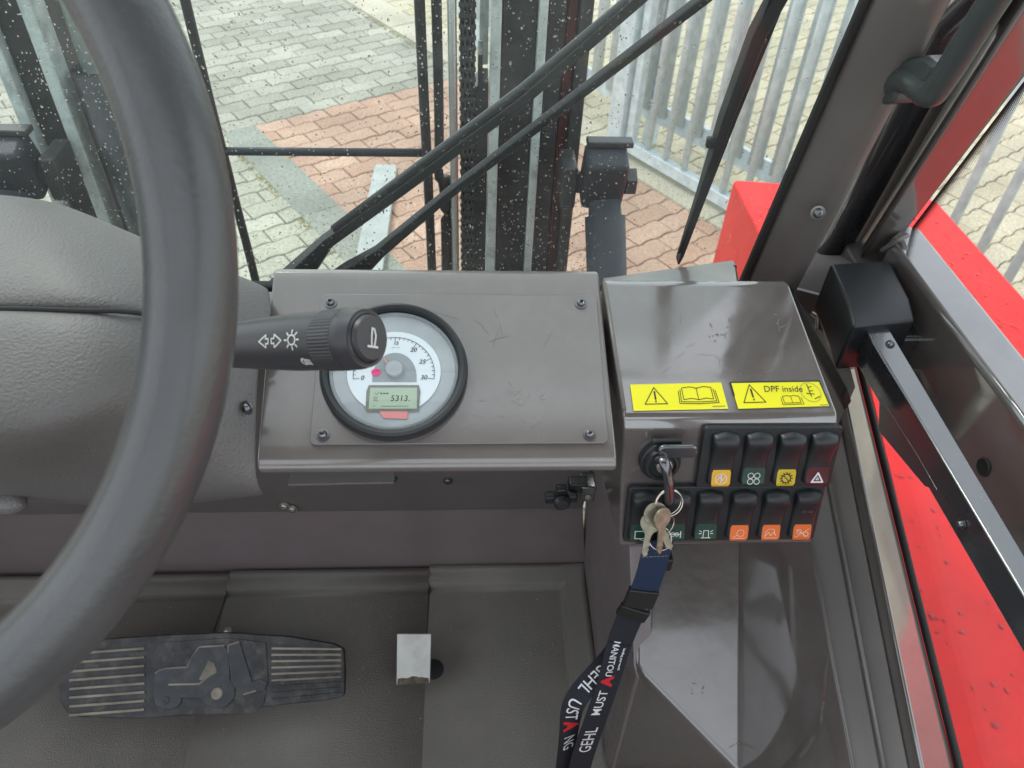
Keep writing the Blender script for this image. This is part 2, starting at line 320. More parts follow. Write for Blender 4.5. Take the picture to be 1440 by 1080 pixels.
def text(name, s, size, f, m, parent, shear=0.0, bold=0.0, rot=0, align='CENTER', sx=1.0):
    cu = bpy.data.curves.new('t', 'FONT'); cu.body = s; cu.size = size; cu.align_x = align; cu.align_y = 'CENTER'; cu.shear = shear; cu.offset = bold; cu.resolution_u = 3
    o = bpy.data.objects.new('t', cu); COL.objects.link(o); bpy.context.view_layer.update()
    me = bpy.data.meshes.new_from_object(o.evaluated_get(bpy.context.evaluated_depsgraph_get())); bpy.data.objects.remove(o)
    me.name = name; c, sn = cos(radians(rot)), sin(radians(rot))
    for v in me.vertices:
        x, y = v.co.x*sx, v.co.y; v.co = V(f(x*c-y*sn, x*sn+y*c))
    me.materials.clear(); return link(name, me, m, parent)
def screw(name, p, nrm, r, parent, m=None, washer=True):
    p = np.array(p, float); nrm = np.array(nrm, float)/np.linalg.norm(nrm)
    prof = [(r*1.45, 0), (r*1.45, .0008), (r*1.0, .0009), (r*1.0, .0018), (r*.8, .0032), (r*.5, .0037), (r*.42, .0036), (r*.38, .0014), (0, .0014)]
    return lathe(name, prof, p, nrm, m or M_screw, parent, n=18)

# ================================================================== GROUND AND PAVING
E1 = np.array((.833, .553, 0.0)); E1 /= np.linalg.norm(E1); E2 = np.array((-E1[1], E1[0], 0))
def G(s, t, z=0.0): return E1*s+E2*t+np.array((0, 0, z))
g = rawmesh('ground', [(-300, -300, -.06), (300, -300, -.06), (300, 300, -.06), (-300, 300, -.06)], [(0, 1, 2, 3)], recalc=False)
go = link('ground', g, M_psand); go['kind'] = 'structure'
paving = T('paving', 'yard of wavy interlocking concrete pavers in grey, faded red and sand', None, (0, 0, -.03), kind='structure')
bed = rawmesh('joint_bed', [G(-6, -2, -.010), G(9, -2, -.010), G(9, 13, -.010), G(-6, 13, -.010)], [(0, 1, 2, 3)], recalc=False)
link('joint_bed', bed, M_joint, paving)
PL_, PH_ = .225, .1125
def wave(n=2):
    o = []
    for k in range(n):
        b = k*PL_/2
        o += [(b+.000, .0), (b+.030, .001), (b+.048, .0085), (b+.066, .0095), (b+.092, .0085), (b+.106, .001)]
    return o
def paver_outline(g=.0028):
    w = wave(); bot = [(x, y) for x, y in w]+[(PL_, 0)]
    lo = [(min(max(x, g), PL_-g), y+g) for x, y in bot]; hi = [(min(max(x, g), PL_-g), y+PH_-g) for x, y in reversed(bot)]
    return lo+hi
def paver_mesh(name, m):
    out = paver_outline(); c = (PL_/2, PH_/2+.004); n = len(out)
    ins = [(x+(c[0]-x)*.035, y+(c[1]-y)*.06) for x, y in out]
    e2 = E2; vs = [G(x, y, -.03) for x, y in out]+[G(x, y, -.0035) for x, y in out]+[G(x, y, 0) for x, y in ins]
    fs = [(i, (i+1) % n, n+(i+1) % n, n+i) for i in range(n)]+[(n+i, n+(i+1) % n, 2*n+(i+1) % n, 2*n+i) for i in range(n)]+[tuple(range(2*n, 3*n))]
    me = rawmesh(name, vs, fs, recalc=False); me.materials.append(m); return me
meshes = {k: paver_mesh('paver', m) for k, m in (('g', M_pgrey), ('c', M_ppale), ('r', M_pred), ('s', M_psand))}
cells = []
rows_ = int(15/PH_)
for j in range(-18, 110):
    t = j*PH_
    for i in range(-30, 42):
        s = i*PL_+(j % 2)*PL_/2+.02
        sc = s+PL_/2; tc_ = t+PH_/2
        if s > 1.115 and s+PL_ < 1.30 and tc_ < 4.05: continue
        if s > 2.70 and s+PL_ < 2.90: continue
        zone = 's' if sc > 2.9 else ('r' if (sc > 1.2 and tc_ < 4.0) else ('c' if sc < 1.2 and tc_ < 4.0 else 'g'))
        p = G(sc, tc_); x, y, z = proj(p)
        if z < .5 or x < -250 or x > 1700 or y < -200 or y > 600: continue
        vis = (0 < x < 170 and 0 < y < 260) or (325 < x < 1200 and 0 < y < 392) or (1270 < x < 1440 and 60 < y < 440)
        if x > 1270 and vis and y > 100+ (x-1270)*2.0: vis = False
        cells.append((0 if vis else 1, z, s, t, zone))
cells.sort()
rest = {'g': [], 'c': [], 'r': [], 's': []}
for k, (nv, z, s, t, zone) in enumerate(cells):
    dz = random.uniform(-.0025, .002)
    if k < 298 and nv == 0:
        o = bpy.data.objects.new('paver', meshes[zone]); COL.objects.link(o); o.parent = paving; o.location = V(G(s, t, dz)) - paving.location
        o.rotation_euler = (random.uniform(-.006, .006), random.uniform(-.006, .006), random.uniform(-.008, .008))
    else: rest[zone].append((s, t, dz))
for zone, lst in rest.items():
    if not lst: continue
    base = np.array([v.co[:] for v in meshes[zone].vertices]); pf = [tuple(p.vertices) for p in meshes[zone].polygons]
    vs = []; fs = []; tone = []
    for (s, t, dz) in lst:
        b = len(vs); off = G(s, t, dz); tn = random.random()
        vs += [tuple(q) for q in base+off]; fs += [tuple(b+i for i in f_) for f_ in pf]; tone += [tn]*len(base)
    me = rawmesh('far_pavers', vs, fs, recalc=False); at_ = me.attributes.new('tone', 'FLOAT', 'POINT'); at_.data.foreach_set('value', tone)
    o = link('distant_paving', me, {'g': M_pgrey, 'c': M_ppale, 'r': M_pred, 's': M_psand}[zone], paving); o['kind'] = 'stuff'

k1 = T('kerb_strip', 'flat grey green concrete edging strip between grey and red pavers', 'kerb', G(1.2, 3, 0))
L_ = 1.0
for i in range(6):
    t0 = -1.95+i*L_
    box('kerb_stone', G(1.208, t0+L_/2, -.03), (.19, L_-.006, .066), M_kerb, k1, ax=(E1, E2, (0, 0, 1)), bevel=.004)
ms = T('moss_joint', None, None, G(1.1, 3, 0)); ms['kind'] = 'stuff'
random.seed(3); vs = []; fs = []
for i in range(900):
    t = random.uniform(1.5, 4.0); s = 1.103+random.gauss(0, .012); c = G(s, t, -.003); r = random.uniform(.003, .011); h = random.uniform(.002, .008); b = len(vs)
    vs += [c+np.array((r*cos(a), r*sin(a), 0)) for a in (0, 1.26, 2.5, 3.8, 5.0)]+[c+np.array((0, 0, h))]; fs += [(b+q, b+(q+1) % 5, b+5) for q in range(5)]
for i in range(500):
    t = random.uniform(2.5, 5.5); s = 2.655+random.gauss(0, .01); c = G(s, t, -.004); r = random.uniform(.004, .014); h = random.uniform(.003, .012); b = len(vs)
    vs += [c+np.array((r*cos(a), r*sin(a), 0)) for a in (0, 1.26, 2.5, 3.8, 5.0)]+[c+np.array((0, 0, h))]; fs += [(b+q, b+(q+1) % 5, b+5) for q in range(5)]
link('moss', rawmesh('moss', vs, fs), M_moss, ms)
k2 = T('fence_kerb', 'raised beige concrete kerb under the galvanised gate', 'kerb', G(2.8, 4, 0))
for i in range(9):
    t0 = -1.0+i*L_
    box('kerb_stone', G(2.80, t0+L_/2, -.02), (.24, L_-.008, .07), M_kerb2, k2, ax=(E1, E2, (0, 0, 1)), bevel=.006)

# ------------------------------------------------------------------ gate and fence
gate = T('sliding_gate', 'galvanised gate of upright round bars standing nearest the forklift', 'gate', G(2.81, 2.6, 0))
gs = 2.80
T0 = .4; T1 = 2.72
box('bottom_rail', G(gs, (T0+T1)/2, .075), (.05, T1-T0, .06), M_galv, gate, ax=(E1, E2, (0, 0, 1)), bevel=.004)
box('gate_post', G(gs, T1+.05, 1.05), (.09, .10, 2.1), M_galv, gate, ax=(E1, E2, (0, 0, 1)), bevel=.006)
box('gate_frame', G(gs, T1-.045, 1.05), (.045, .045, 1.9), M_galv, gate, ax=(E1, E2, (0, 0, 1)), bevel=.004)
box('top_rail', G(gs, (T0+T1)/2, 2.0), (.05, T1-T0, .06), M_galv, gate, ax=(E1, E2, (0, 0, 1)), bevel=.004)
bar_me = None
nb = int((T1-.12-T0)/.128)
for i in range(nb):
    t = T1-.17-i*.128
    if bar_me is None:
        o = tube('gate_bar', [(0, 0, .10), (0, 0, 1.98)], .0175, M_galv, None, n=12); bar_me = o.data; o.parent = gate
    else:
        o = bpy.data.objects.new('gate_bar', bar_me); COL.objects.link(o); o.parent = gate
    o.location = V(G(gs, t, 0))-gate.location
fen = T('fence', 'second row of galvanised fence bars just behind the gate', 'fence', G(3.0, 2.6, 0))
fs_ = 2.99
box('fence_rail', G(fs_, 3.0, .20), (.03, 3.2, .10), M_galv, fen, ax=(E1, E2, (0, 0, 1)), bevel=.004)
box('fence_rail', G(fs_, 3.0, 1.9), (.03, 3.2, .06), M_galv, fen, ax=(E1, E2, (0, 0, 1)), bevel=.004)
fme = None
for i in range(24):
    t = 4.5-i*.128
    if fme is None:
        o = box('fence_bar', (0, 0, 1.1), (.012, .074, 1.8), M_galv, None, ax=(E1, E2, (0, 0, 1)), bevel=.003); fme = o.data; o.parent = fen
    else:
        o = bpy.data.objects.new('fence_bar', fme); COL.objects.link(o); o.parent = fen
    o.location = V(G(fs_-.024, t-.05, 0))-fen.location
for t in (4.4, 2.75, 1.45):
    box('fence_post', G(fs_+.03, t, 1.0), (.06, .06, 2.0), M_galv, fen, ax=(E1, E2, (0, 0, 1)), bevel=.004)

# ================================================================== FORKLIFT FRONT: MAST, FORKS, CYLINDERS, FENDER
MX = -.24
mast = T('forklift_mast', 'black lifting mast with pale worn rail edges, chain and hoses beyond the windscreen', 'mast', (MX, 1.0, .2))
def mbox(name, x0, x1, y0, y1, m, z0=.15, z1=2.7, bevel=.002): return box(name, ((x0+x1)/2, (y0+y1)/2, (z0+z1)/2), (x1-x0, y1-y0, z1-z0), m, mast, bevel=bevel)
for a, b, y0, y1, m, nm in [(.029, .042, .985, 1.02, M_rail, 'rail_edge'), (.043, .086, 1.0, 1.11, M_mast, 'inner_rail'), (.087, .098, .985, 1.02, M_rail, 'rail_edge'),
                         (.099, .122, .998, 1.13, M_mast, 'outer_rail'), (.123, .136, 1.0, 1.05, M_mastred, 'red_pipe'), (.137, .153, .985, 1.09, M_mast, 'outer_flange')]:  # red strip stands in for a red reflection on the dark mast
    mbox(nm, a, b, y0, y1, m)
mbox('rail_edge', -.524, -.508, .985, 1.02, M_rail); mbox('inner_rail', -.562, -.525, 1.0, 1.10, M_mast, z0=1.22); mbox('rail_edge', -.578, -.563, .985, 1.02, M_rail)
tube('lift_cylinder', [(-.462, 1.02, .3), (-.462, 1.02, 1.50)], .042, M_mast, mast, n=24)
tube('lift_rod', [(-.470, 1.02, 1.50), (-.470, 1.02, 2.6)], .020, M_rail, mast, n=20)
tube('guide_roller', [(-.56, 1.06, 1.16), (-.51, 1.06, 1.16)], .055, M_mast, mast, n=28)
# bracket with step beside the rail
prism('stepped_bracket', [(.012, 1.0, .2), (.028, 1.0, .2), (.028, 1.0, 1.50), (.020, 1.0, 1.50), (.020, 1.0, 1.535), (.014, 1.0, 1.535), (.014, 1.0, 1.495), (.009, 1.0, 1.49)], (0, .05, 0), M_mast, mast, bevel=.001)
prism('stepped_bracket', [(.016, 1.06, 1.5), (.028, 1.06, 1.5), (.028, 1.06, 2.6), (.016, 1.06, 2.6)], (0, .03, 0), M_rail, mast, bevel=.001)
tube('cross_tube', [(-.43, 1.0, 1.398), (-.055, 1.0, 1.401)], .0058, M_cyl, mast)
tube('hydraulic_hose', smooth_path([(-.337, 1.0, 2.4), (-.335, 1.0, 1.6), (-.331, 1.0, 1.35), (-.327, 1.0, 1.1), (-.33, 1.0, .4)]), .0062, M_hose, mast)
tube('hydraulic_hose', smooth_path([(-.058, .995, 2.4), (-.057, .995, 1.6), (-.055, .995, 1.35), (-.0545, .995, 1.1), (-.055, .995, .4)]), .0068, M_hose, mast)
tube('hydraulic_hose', smooth_path([(-.037, 1.0, 2.4), (-.037, 1.0, 1.6), (-.038, 1.0, 1.43), (-.040, 1.0, 1.37), (-.033, 1.0, 1.33), (-.034, 1.0, 1.1), (-.034, 1.0, .4)]), .0066, M_hose, mast)
tube('hydraulic_hose', smooth_path([(-.030, 1.012, 1.36), (-.027, 1.01, 1.30), (-.028, 1.01, 1.1), (-.029, 1.01, .4)]), .006, M_hose, mast)
tube('cylinder_rod', [(-.0185, 1.0, .3), (-.0185, 1.0, 2.6)], .0058, M_chrome, mast, n=20)
# leaf chain, link by link
la = [(x, 0, z) for x, z in circ(0, -.0065, .0052, 8, 180, 360)+circ(0, .0065, .0052, 8, 0, 180)]
lme = None; random.seed(5)
def chain_link(xo, zo, wide):
    vs = []; fs = []
    cols = (-.0085, -.003, .003, .0085) if wide else (-.0057, .0, .0057)
    for cx in cols:
        out = [(cx-.0011, p[0]*1.1, p[2]) for p in la]; o2 = [(cx+.0011, p[0]*1.1, p[2]) for p in la]; b = len(vs); n = len(out); vs += out+o2
        fs += [tuple(range(b, b+n)), tuple(range(b+2*n-1, b+n-1, -1))]+[(b+i, b+(i+1) % n, b+n+(i+1) % n, b+n+i) for i in range(n)]
    b = len(vs); vs += [(-.0108, .0032*cos(a), .0065+.0032*sin(a)) for a in np.linspace(0, 2*pi, 9)[:-1]]+[(.0108, .0032*cos(a), .0065+.0032*sin(a)) for a in np.linspace(0, 2*pi, 9)[:-1]]
    fs += [(b+i, b+(i+1) % 8, b+8+(i+1) % 8, b+8+i) for i in range(8)]+[tuple(range(b, b+8)), tuple(range(b+8, b+16))]
    me = rawmesh('chain_link', vs, fs); me.materials.append(M_mast); return me
mbox('chain_backing', -.0085, .0100, 1.006, 1.010, M_mast)
cw, cn = chain_link(0, 0, True), chain_link(0, 0, False)
for i in range(64):
    o = bpy.data.objects.new('chain_link', cw if i % 2 else cn); COL.objects.link(o); o.parent = mast; o.location = V((.0005, 1.0, 1.12+i*.013))-mast.location
mbox('lower_crossmember', .045, .155, .96, 1.0, M_mast, z0=.9, z1=1.21, bevel=.004)
mbox('lower_crossmember', -.62, -.43, 1.02, 1.12, M_mast, z0=.6, z1=.75, bevel=.004)

M_fork = mat('worn_grey_fork_steel', (.36, .385, .37), .5, metal=.1, var=.15, vscale=14, bump=.2)
def fork(x0, x1, name_label):
    t = T('fork_tine', name_label, 'fork', ((x0+x1)/2, 2.0, .0), 'fork tines resting on the paving')
    w = (x1-x0)
    secs = []
    for y, s, h in ((1.35, 1, .045), (2.4, 1, .04), (3.3, .98, .025), (3.58, .93, .014), (3.64, .82, .010)):
        c = (x0+x1)/2; secs.append([(c-w/2*s, y, .008), (c+w/2*s, y, .008), (c+w/2*s, y, .008+h), (c-w/2*s, y, .008+h)])
    loft('blade', secs, M_fork, t, bevel=.002)
    box('shank', ((x0+x1)/2, 1.33, .33), (w, .045, .65), M_mast, t, bevel=.003)
fork(-.47, -.35, 'pale worn fork tine lying on the red pavers, seen between the wiper arms')
fork(-.01, .09, 'pale worn fork tine showing as a thin strip beside the mast chain')

def tilt_cyl(pxc, x_off, label, side):
    c = PY(pxc, 243, .93) if side > 0 else PY(pxc, 228, .93)
    b = c+np.array((0.030*side, -.25, -.40))
    d, a, bb = frame(b-c, (1, 0, 0))
    t = T('tilt_cylinder', label, 'hydraulic cylinder', b, 'tilt cylinders of the mast')
    box('clevis_head', c+np.array((0, 0, -.005)), (.056, .05, .078), M_cyl, t, ax=((1, 0, 0), (0, .95, .3), (0, -.3, .95)), bevel=.008, seg=3)
    box('cap_plate', c+np.array((0.004, .006, .040)), (.060, .02, .008), M_mast, t, bevel=.002)
    tube('barrel', [c+d*.035, c+d*.055, c+d*.056, b], [.021, .022, .027, .027], M_cyl, t, n=28)
    tube('pin', [c+np.array((-.048, 0.01, -.02)), c+np.array((.042, 0.01, -.02))], .014, M_mast, t, n=20)
    lathe('nut', [(.0, 0), (.019, 0), (.019, .013), (0, .013)], c+np.array((.03*side, .0, -.012)), (side, 0, 0), M_mast, t, n=6, smooth=False)
    box('link_arm', c+np.array((-.045*side, .02, -.02)), (.02, .06, .06), M_mast, t, bevel=.004)
tilt_cyl(849, 0, 'slate grey tilt cylinder with square clevis head, right of the mast', 1)
tilt_cyl(18, 0, 'slate grey tilt cylinder head at the far left edge, left of the mast', -1)

fd = T('fender', 'bright red steel fender running beside the cab, wet with rain', 'fender', (.68, .6, 1.0))
top = [(.503, 1.318), (.845, 1.278), (.872, 1.24), (.878, .95), (.878, -.6), (.43, -.6), (.43, .62), (.47, .92), (.50, 1.0)]
prism('top_panel', [(x, y, 1.2) for x, y in top], (0, 0, -.45), M_red, fd, bevel=.009, seg=3)
vs = []; fs = []; random.seed(11)
for i in range(1100):
    if random.random() < .75: x, y = random.uniform(.47, .84), random.uniform(-.1, 1.25)
    else: x, y = random.uniform(.52, .85), random.uniform(.75, 1.1)
    r = random.choice((.0008, .0012, .0016, .0022, .0035))*random.uniform(.7, 1.3); el = random.uniform(.7, 1.5); b = len(vs); n = 9
    for k_, (q, h) in enumerate(((1, .0001), (.75, .35*r if r < .003 else .0009))):
        vs += [(x+r*q*cos(2*pi*j/n), y+r*el*q*sin(2*pi*j/n), 1.2+h) for j in range(n)]
    vs.append((x, y, 1.2+(.42*r if r < .003 else .0011))); fs += [(b+j, b+(j+1) % n, b+n+(j+1) % n, b+n+j) for j in range(n)]+[(b+n+j, b+n+(j+1) % n, b+2*n) for j in range(n)]
o = link('rain_drops', rawmesh('rain_drops', vs, fs), M_drop, fd, smooth=True); o['kind'] = 'stuff'

# ================================================================== CAB SHELL
cab = T('forklift_cab', 'brown grey painted steel forklift cab with firewall, side console and slanting pillar', 'cab', (-.25, 0, .95))
XL, XR, YR = -.92, .40, -.85
# windscreen plane
WS = Plane((0, .62, 1.455), (1, 0, 0), (0, -.23, 1))     # normal points rearwards/inwards
def ws(px, py, h=0): return WS.pt(px, py, h)
WSTOP = 1.0
# roof frame and rear posts
ZR = 2.40
box('roof_rail', (XL+.03, -.2, ZR), (.09, 1.35, .08), M_paint2, cab, bevel=.01)
box('roof_rail', (.63, -.15, ZR), (.25, 1.35, .08), M_paint2, cab, bevel=.01)  # out of view, widened so the control box reflects dark on its right
box('roof_rail', (-.2, .402, ZR), (1.5, .006, .03), M_paint2, cab, bevel=.01)
box('roof_rail', (-.2, -.80, ZR), (1.5, .12, .08), M_paint2, cab, bevel=.01)
box('roof_panel', (-.2, .035, ZR+.03), (1.45, .55, .01), M_paint2, cab, bevel=.002)  # out of view, sized to darken the lower dash reflection and leave sky behind
beam('rear_post', (XL+.03, YR, .95), (XL+.03, YR+.05, ZR), .08, .08, M_paint2, cab, bevel=.012)
beam('rear_post', (.52, YR, .95), (.52, YR+.05, ZR), .08, .08, M_paint2, cab, bevel=.012)
box('rear_wall', (-.2, YR, 1.2), (1.45, .04, .5), M_wall, cab, bevel=.004)
box('left_wall', (XL, -.1, 1.17), (.04, 1.45, .46), M_wall, cab, bevel=.004)
box('right_wall', (.45, -.42, 1.12), (.04, .80, .42), M_wall, cab, bevel=.004)
# front left pillar (outside the picture)
beam('front_pillar', (XL+.05, .64, 1.35), (XL+.05, .41, ZR), .08, .06, M_paint2, cab, bevel=.012)
# firewall
prism('firewall', [(-.95, .628, .93), (.172, .628, .93), (.150, .628, 1.10), (-.95, .628, 1.10)], (0, .02, 0), M_wall, cab, bevel=.001)
prism('firewall_upper', [(-.95, .618, 1.098), (-.95, .560, 1.45), (-.95, .60, 1.46), (-.95, .66, 1.10)], (1.10, 0, 0), M_paint2, cab, bevel=.004)
# right-hand wall of the footwell
def rw(px, py): return PX(px, py, .16)
prism('footwell_side', [(.168, .66, .93), (.136, .62, 1.42), (.136, .40, 1.42), (.158, .44, 1.27), (.158, .352, 1.199), (.162, .345, 1.19), (.166, .340, .93)], (.02, 0, 0), M_wall, cab, bevel=.002)
# floor
box('floor_plate', (-.39, -.1, .93), (1.12, 1.5, .02), M_wall, cab, bevel=0)
# windscreen
gx0, gx1 = -.90, .33
wv = [WS(gx0, -.05), WS(gx1, -.05), WS(gx1, WSTOP), WS(gx0, WSTOP)]
wsc = prism('windscreen', wv, -WS.n*.005, M_glass, cab, bevel=0)
beam('windscreen_seal', WS(gx0, -.012, .002), WS(.115, -.012, .002), .012, .02, M_rubber, cab, bevel=.003)
# water drops on the outside of the windscreen
random.seed(21); vs = []; fs = []; n = 7
def drop(x, y, r, el):
    b = len(vs)
    for (q, h) in ((.85, -.0052), (1, -.0056), (.72, -.0056-.22*r)):
        for j in range(n): vs.append(WS(x+r*q*cos(2*pi*j/n), y+r*el*q*sin(2*pi*j/n), h))
    vs.append(WS(x, y, -.0056-.32*r)); vs.append(WS(x, y, -.0052))
    for a in (0, 1): fs.extend([(b+a*n+j, b+a*n+(j+1) % n, b+(a+1)*n+(j+1) % n, b+(a+1)*n+j) for j in range(n)])
    fs.extend([(b+2*n+j, b+2*n+(j+1) % n, b+3*n) for j in range(n)]); fs.extend([(b+(j+1) % n, b+j, b+3*n+1) for j in range(n)])
for i in range(12500):
    x = random.uniform(-.62, .12) if random.random() < .92 else random.uniform(.1, .3); y = random.uniform(.0, .42)
    if random.random() > .35+.65*(.5+.5*sin(x*31+4*sin(y*17))*cos(y*23+3*sin(x*13))): continue
    r = random.choice((.0003, .00035, .0004, .0005, .0006, .0008))*random.uniform(.6, 1.15); drop(x, y, r, random.uniform(1.0, 1.7))
for i in range(60):
    drop(random.uniform(-.6, .12), random.uniform(0, .42), random.uniform(.0008, .0012), random.uniform(1.0, 2.2))
o = link('rain_drops', rawmesh('rain_drops', vs, fs), M_drop, cab, smooth=True); o['kind'] = 'stuff'

# right front pillar: outline lines on the windscreen side, real depth behind
def line_pts(f, a, b): return f(*a), f(*b)
pl0, pl1 = ws(1040, 402), ws(1214, 0)
pr0, pr1 = PY(1128, 402, .60), PY(1345, 0, .53)
def ext(a, b, t): return a+(b-a)*t
K0, K1 = -.25, 1.15
secs = []
for k_ in (K0, 0.4, 1.02, 8, 9):
    a = ext(pl0, pl1, k_); b = ext(pr0, pr1, k_)
    if k_ == 8: a, b = np.array((.338, .515, 1.91)), np.array((.405, .50, 1.91))
    if k_ == 9: a, b = np.array((.475, .40, 2.40)), np.array((.545, .40, 2.40))
    secs.append([a+np.array((.001, .002, 0)), a+np.array((.006, -.012, 0)), (a+b)/2+np.array((0, -.020, 0)), b+np.array((-.01, -.012, 0)), b+np.array((0.0, .012, 0)), b+np.array((.0, .06, 0)), a+np.array((.034, .05, 0))])
pil = loft('front_pillar', secs, M_paint2, cab, bevel=.008, seg=4)
for k_ in (1,):
    a, b = ext(pl0, pl1, K0), ext(pl0, pl1, K1)
    beam('pillar_seal', a+np.array((-.001, -.004, 0)), b+np.array((-.001, -.004, 0)), .008, .006, M_rubber, pil, bevel=.002, up=(1, 0, 0))
screw('pillar_bolt', PY(1150, 299, .556), (-.2, -1, .25), .0042, pil, M_blackg)
# black round post beside the pillar
q0, q1 = PX(1172, 350, .372), PX(1305, 100, .372)
tube('round_post', [ext(q0, q1, -.35), ext(q0, q1, 1.2), np.array((.43, .47, 1.95)), np.array((.55, .33, 2.38))], .0155, M_blackg, cab, n=32)
# filler behind the post
a0, a1 = PX(1140, 402, .39), PX(1395, 0, .39)
prism('pillar_flange', [ext(a0, a1, -.2)+np.array((0, .03, 0)), ext(a0, a1, 2)+np.array((0, .03, 0)), ext(a0, a1, 2)+np.array((0, -.035, 0)), ext(a0, a1, -.2)+np.array((0, -.035, 0))], (.012, 0, 0), M_paint2, cab, bevel=.002)

# ledge to the right of the windscreen foot (grey gusset plate)
lp = [PY(850, 402, .575), PY(1036, 376, .575), PY(1045, 425, .50), PY(850, 425, .50)]
prism('gusset_plate', lp, (0, .012, 0), M_dash, cab, bevel=.001)
beam('gusset_seal', PY(855, 401, .573), PY(1036, 375, .573), .003, .003, M_rubber, cab, bevel=.001)
# vertical block and panel between box and latch
prism('corner_block', [PX(1146, 340, .372), PX(1186, 338, .372), PX(1204, 372, .372), PX(1158, 380, .372)], (.03, 0, .0), M_paint2, cab, bevel=.003)
prism('corner_panel', [PX(1060, 402, .325), PX(1140, 352, .355), PX(1165, 345, .372), PX(1205, 372, .372), PX(1190, 520, .352), PX(1160, 470, .335)], (.015, .01, -.01), M_paint2, cab, bevel=.002)
prism('corner_seal', [PX(1098, 400, .302), PX(1112, 402, .302), PX(1192, 545, .302), PX(1182, 560, .302)], (.012, .004, -.02), M_rubber, cab, bevel=.002)  # dark strip stands in for the shaded gap beside the control box
prism('corner_fill', [PX(1180, 345, .398), PX(1262, 334, .398), PX(1285, 380, .398), PX(1200, 430, .398)], (.006, 0, 0), M_paint2, cab, bevel=.001)
prism('corner_fill', [PX(1096, 400, .335), PX(1170, 420, .335), PX(1203, 545, .335), PX(1178, 600, .335)], (.004, .01, -.004), M_paint2, cab, bevel=.001)
tube('weld_bead', smooth_path([PX(1148, 341, .371), PX(1160, 336, .371), PX(1172, 342, .371), PX(1186, 338, .371)]), .0024, M_weld, cab)

# ---------------- side console: lines that run rearwards, joined into faces
def cl(x, a, b, t0=-.25, t1=1.35):
    p, q = PX(*a, x), PX(*b, x); return ext(p, q, t0), ext(p, q, t1)
Bl = Plane((.16, .352, 1.202), (1, 0, 0), (0, 1, .55))
Bn = np.array((-.16, -.46, .86)); Bo = np.array((.16, .352, 1.202))
def bp_(px, py): return pl(px, py, Bo, Bn)
Q1, Q2, Q3 = bp_(886, 740), bp_(893, 935), bp_(1030, 1080)
cr0, cr1 = bp_(1045, 740), bp_(1045, 1150)
Q4 = bp_(1100, 1155)
M_bulge = mat('rippled_gloss_paint', TAUPE, .3, var=.05, bump=.6, bscale=22, bdist=.005, coat=1, crough=.09, cior=1.9, rvar=.16)
tank = prism('console_bulge', [Q1, Q2, bp_(905, 952), Q3, bp_(1045, 1096), cr0], (0.0, .0, -.30), M_bulge, cab, bevel=.007, seg=4)
scuffs_at = (Bo, Bn)
D0, D1 = cl(.285, (1114, 790), (1110, 1080)); A0, A1 = cl(.305, (1140, 760), (1200, 1080)); B0, B1 = cl(.328, (1160, 640), (1243, 1080), -.05, 1.25)
C0, C1 = cl(.352, (1190, 560), (1296, 1080), -.08, 1.3); S0, S1 = cl(.395, (1216, 560), (1344, 1080), -.25, 1.3)
crs, cre = ext(cr0, cr1, -.02), ext(cr0, cr1, 1.05)
def strip(name, a0, a1, b0, b1, th, m, bevel=.002):
    a0, a1, b0, b1 = map(np.array, (a0, a1, b0, b1)); d = np.array((0, 0, -th))
    return link(name, rawmesh(name, [a0, a1, b1, b0, a0+d, a1+d, b1+d, b0+d], [(0, 1, 2, 3), (4, 5, 6, 7), (0, 1, 5, 4), (1, 2, 6, 5), (2, 3, 7, 6), (3, 0, 4, 7)]), m, cab, bevel=bevel)
strip('console_panel', crs+np.array((-.003, 0, .0006)), cre+np.array((-.003, 0, .0006)), A0, A1, .15, M_paint)
strip('console_panel', A0+np.array((.0005, 0, -.006)), A1+np.array((.0005, 0, -.006)), B0+np.array((0, 0, -.006)), B1+np.array((0, 0, -.006)), .12, M_paint2)
tube('console_ridge', [A0, A1], .0012, M_paint2, cab, n=10)
tube('console_ridge', [B0, B1], .0018, M_paint2, cab, n=10)
strip('channel_floor', B0+np.array((.0005, 0, -.02)), B1+np.array((.0005, 0, -.02)), C0+np.array((0, 0, -.02)), C1+np.array((0, 0, -.02)), .12, M_paint2)
strip('door_sill', C0, C1, S0, S1, .03, M_paint, bevel=.004)
beam('sill_seal', S0+np.array((.0025, 0, .001)), S1+np.array((.0025, 0, .001)), .005, .008, M_rubber, cab, bevel=.002)

# ================================================================== DOOR
door = T('cab_door', 'glazed cab door with brown grey steel frame and waist rail beside the control box', 'door', (.42, 0, 1.0))
# slanting front post of the door: ridge line and its two faces
R0, R1 = PX(1211, 362, .382), PX(1440, 8, .382)
G0, G1 = PX(1275, 323, .415), PX(1440, 109, .415)
L0, L1 = PX(1196, 352, .394), PX(1400, 0, .394)
secs = []
for k_ in (-.12, 1.3, 9):
    r_, g_, l_ = ext(R0, R1, k_), ext(G0, G1, k_), ext(L0, L1, k_)
    if k_ == 9: r_, g_, l_ = np.array((.57, .22, 2.38)), np.array((.60, .16, 2.38)), np.array((.58, .25, 2.38))
    secs.append([l_, r_, g_, g_+np.array((.02, .03, 0)), l_+np.array((.03, .03, 0))])
loft('door_post', secs, M_paint, door, bevel=.003, seg=3)
tube('post_ridge', [ext(R0, R1, -.05), ext(R0, R1, 1.28)], .0018, M_paint2, door, n=8)
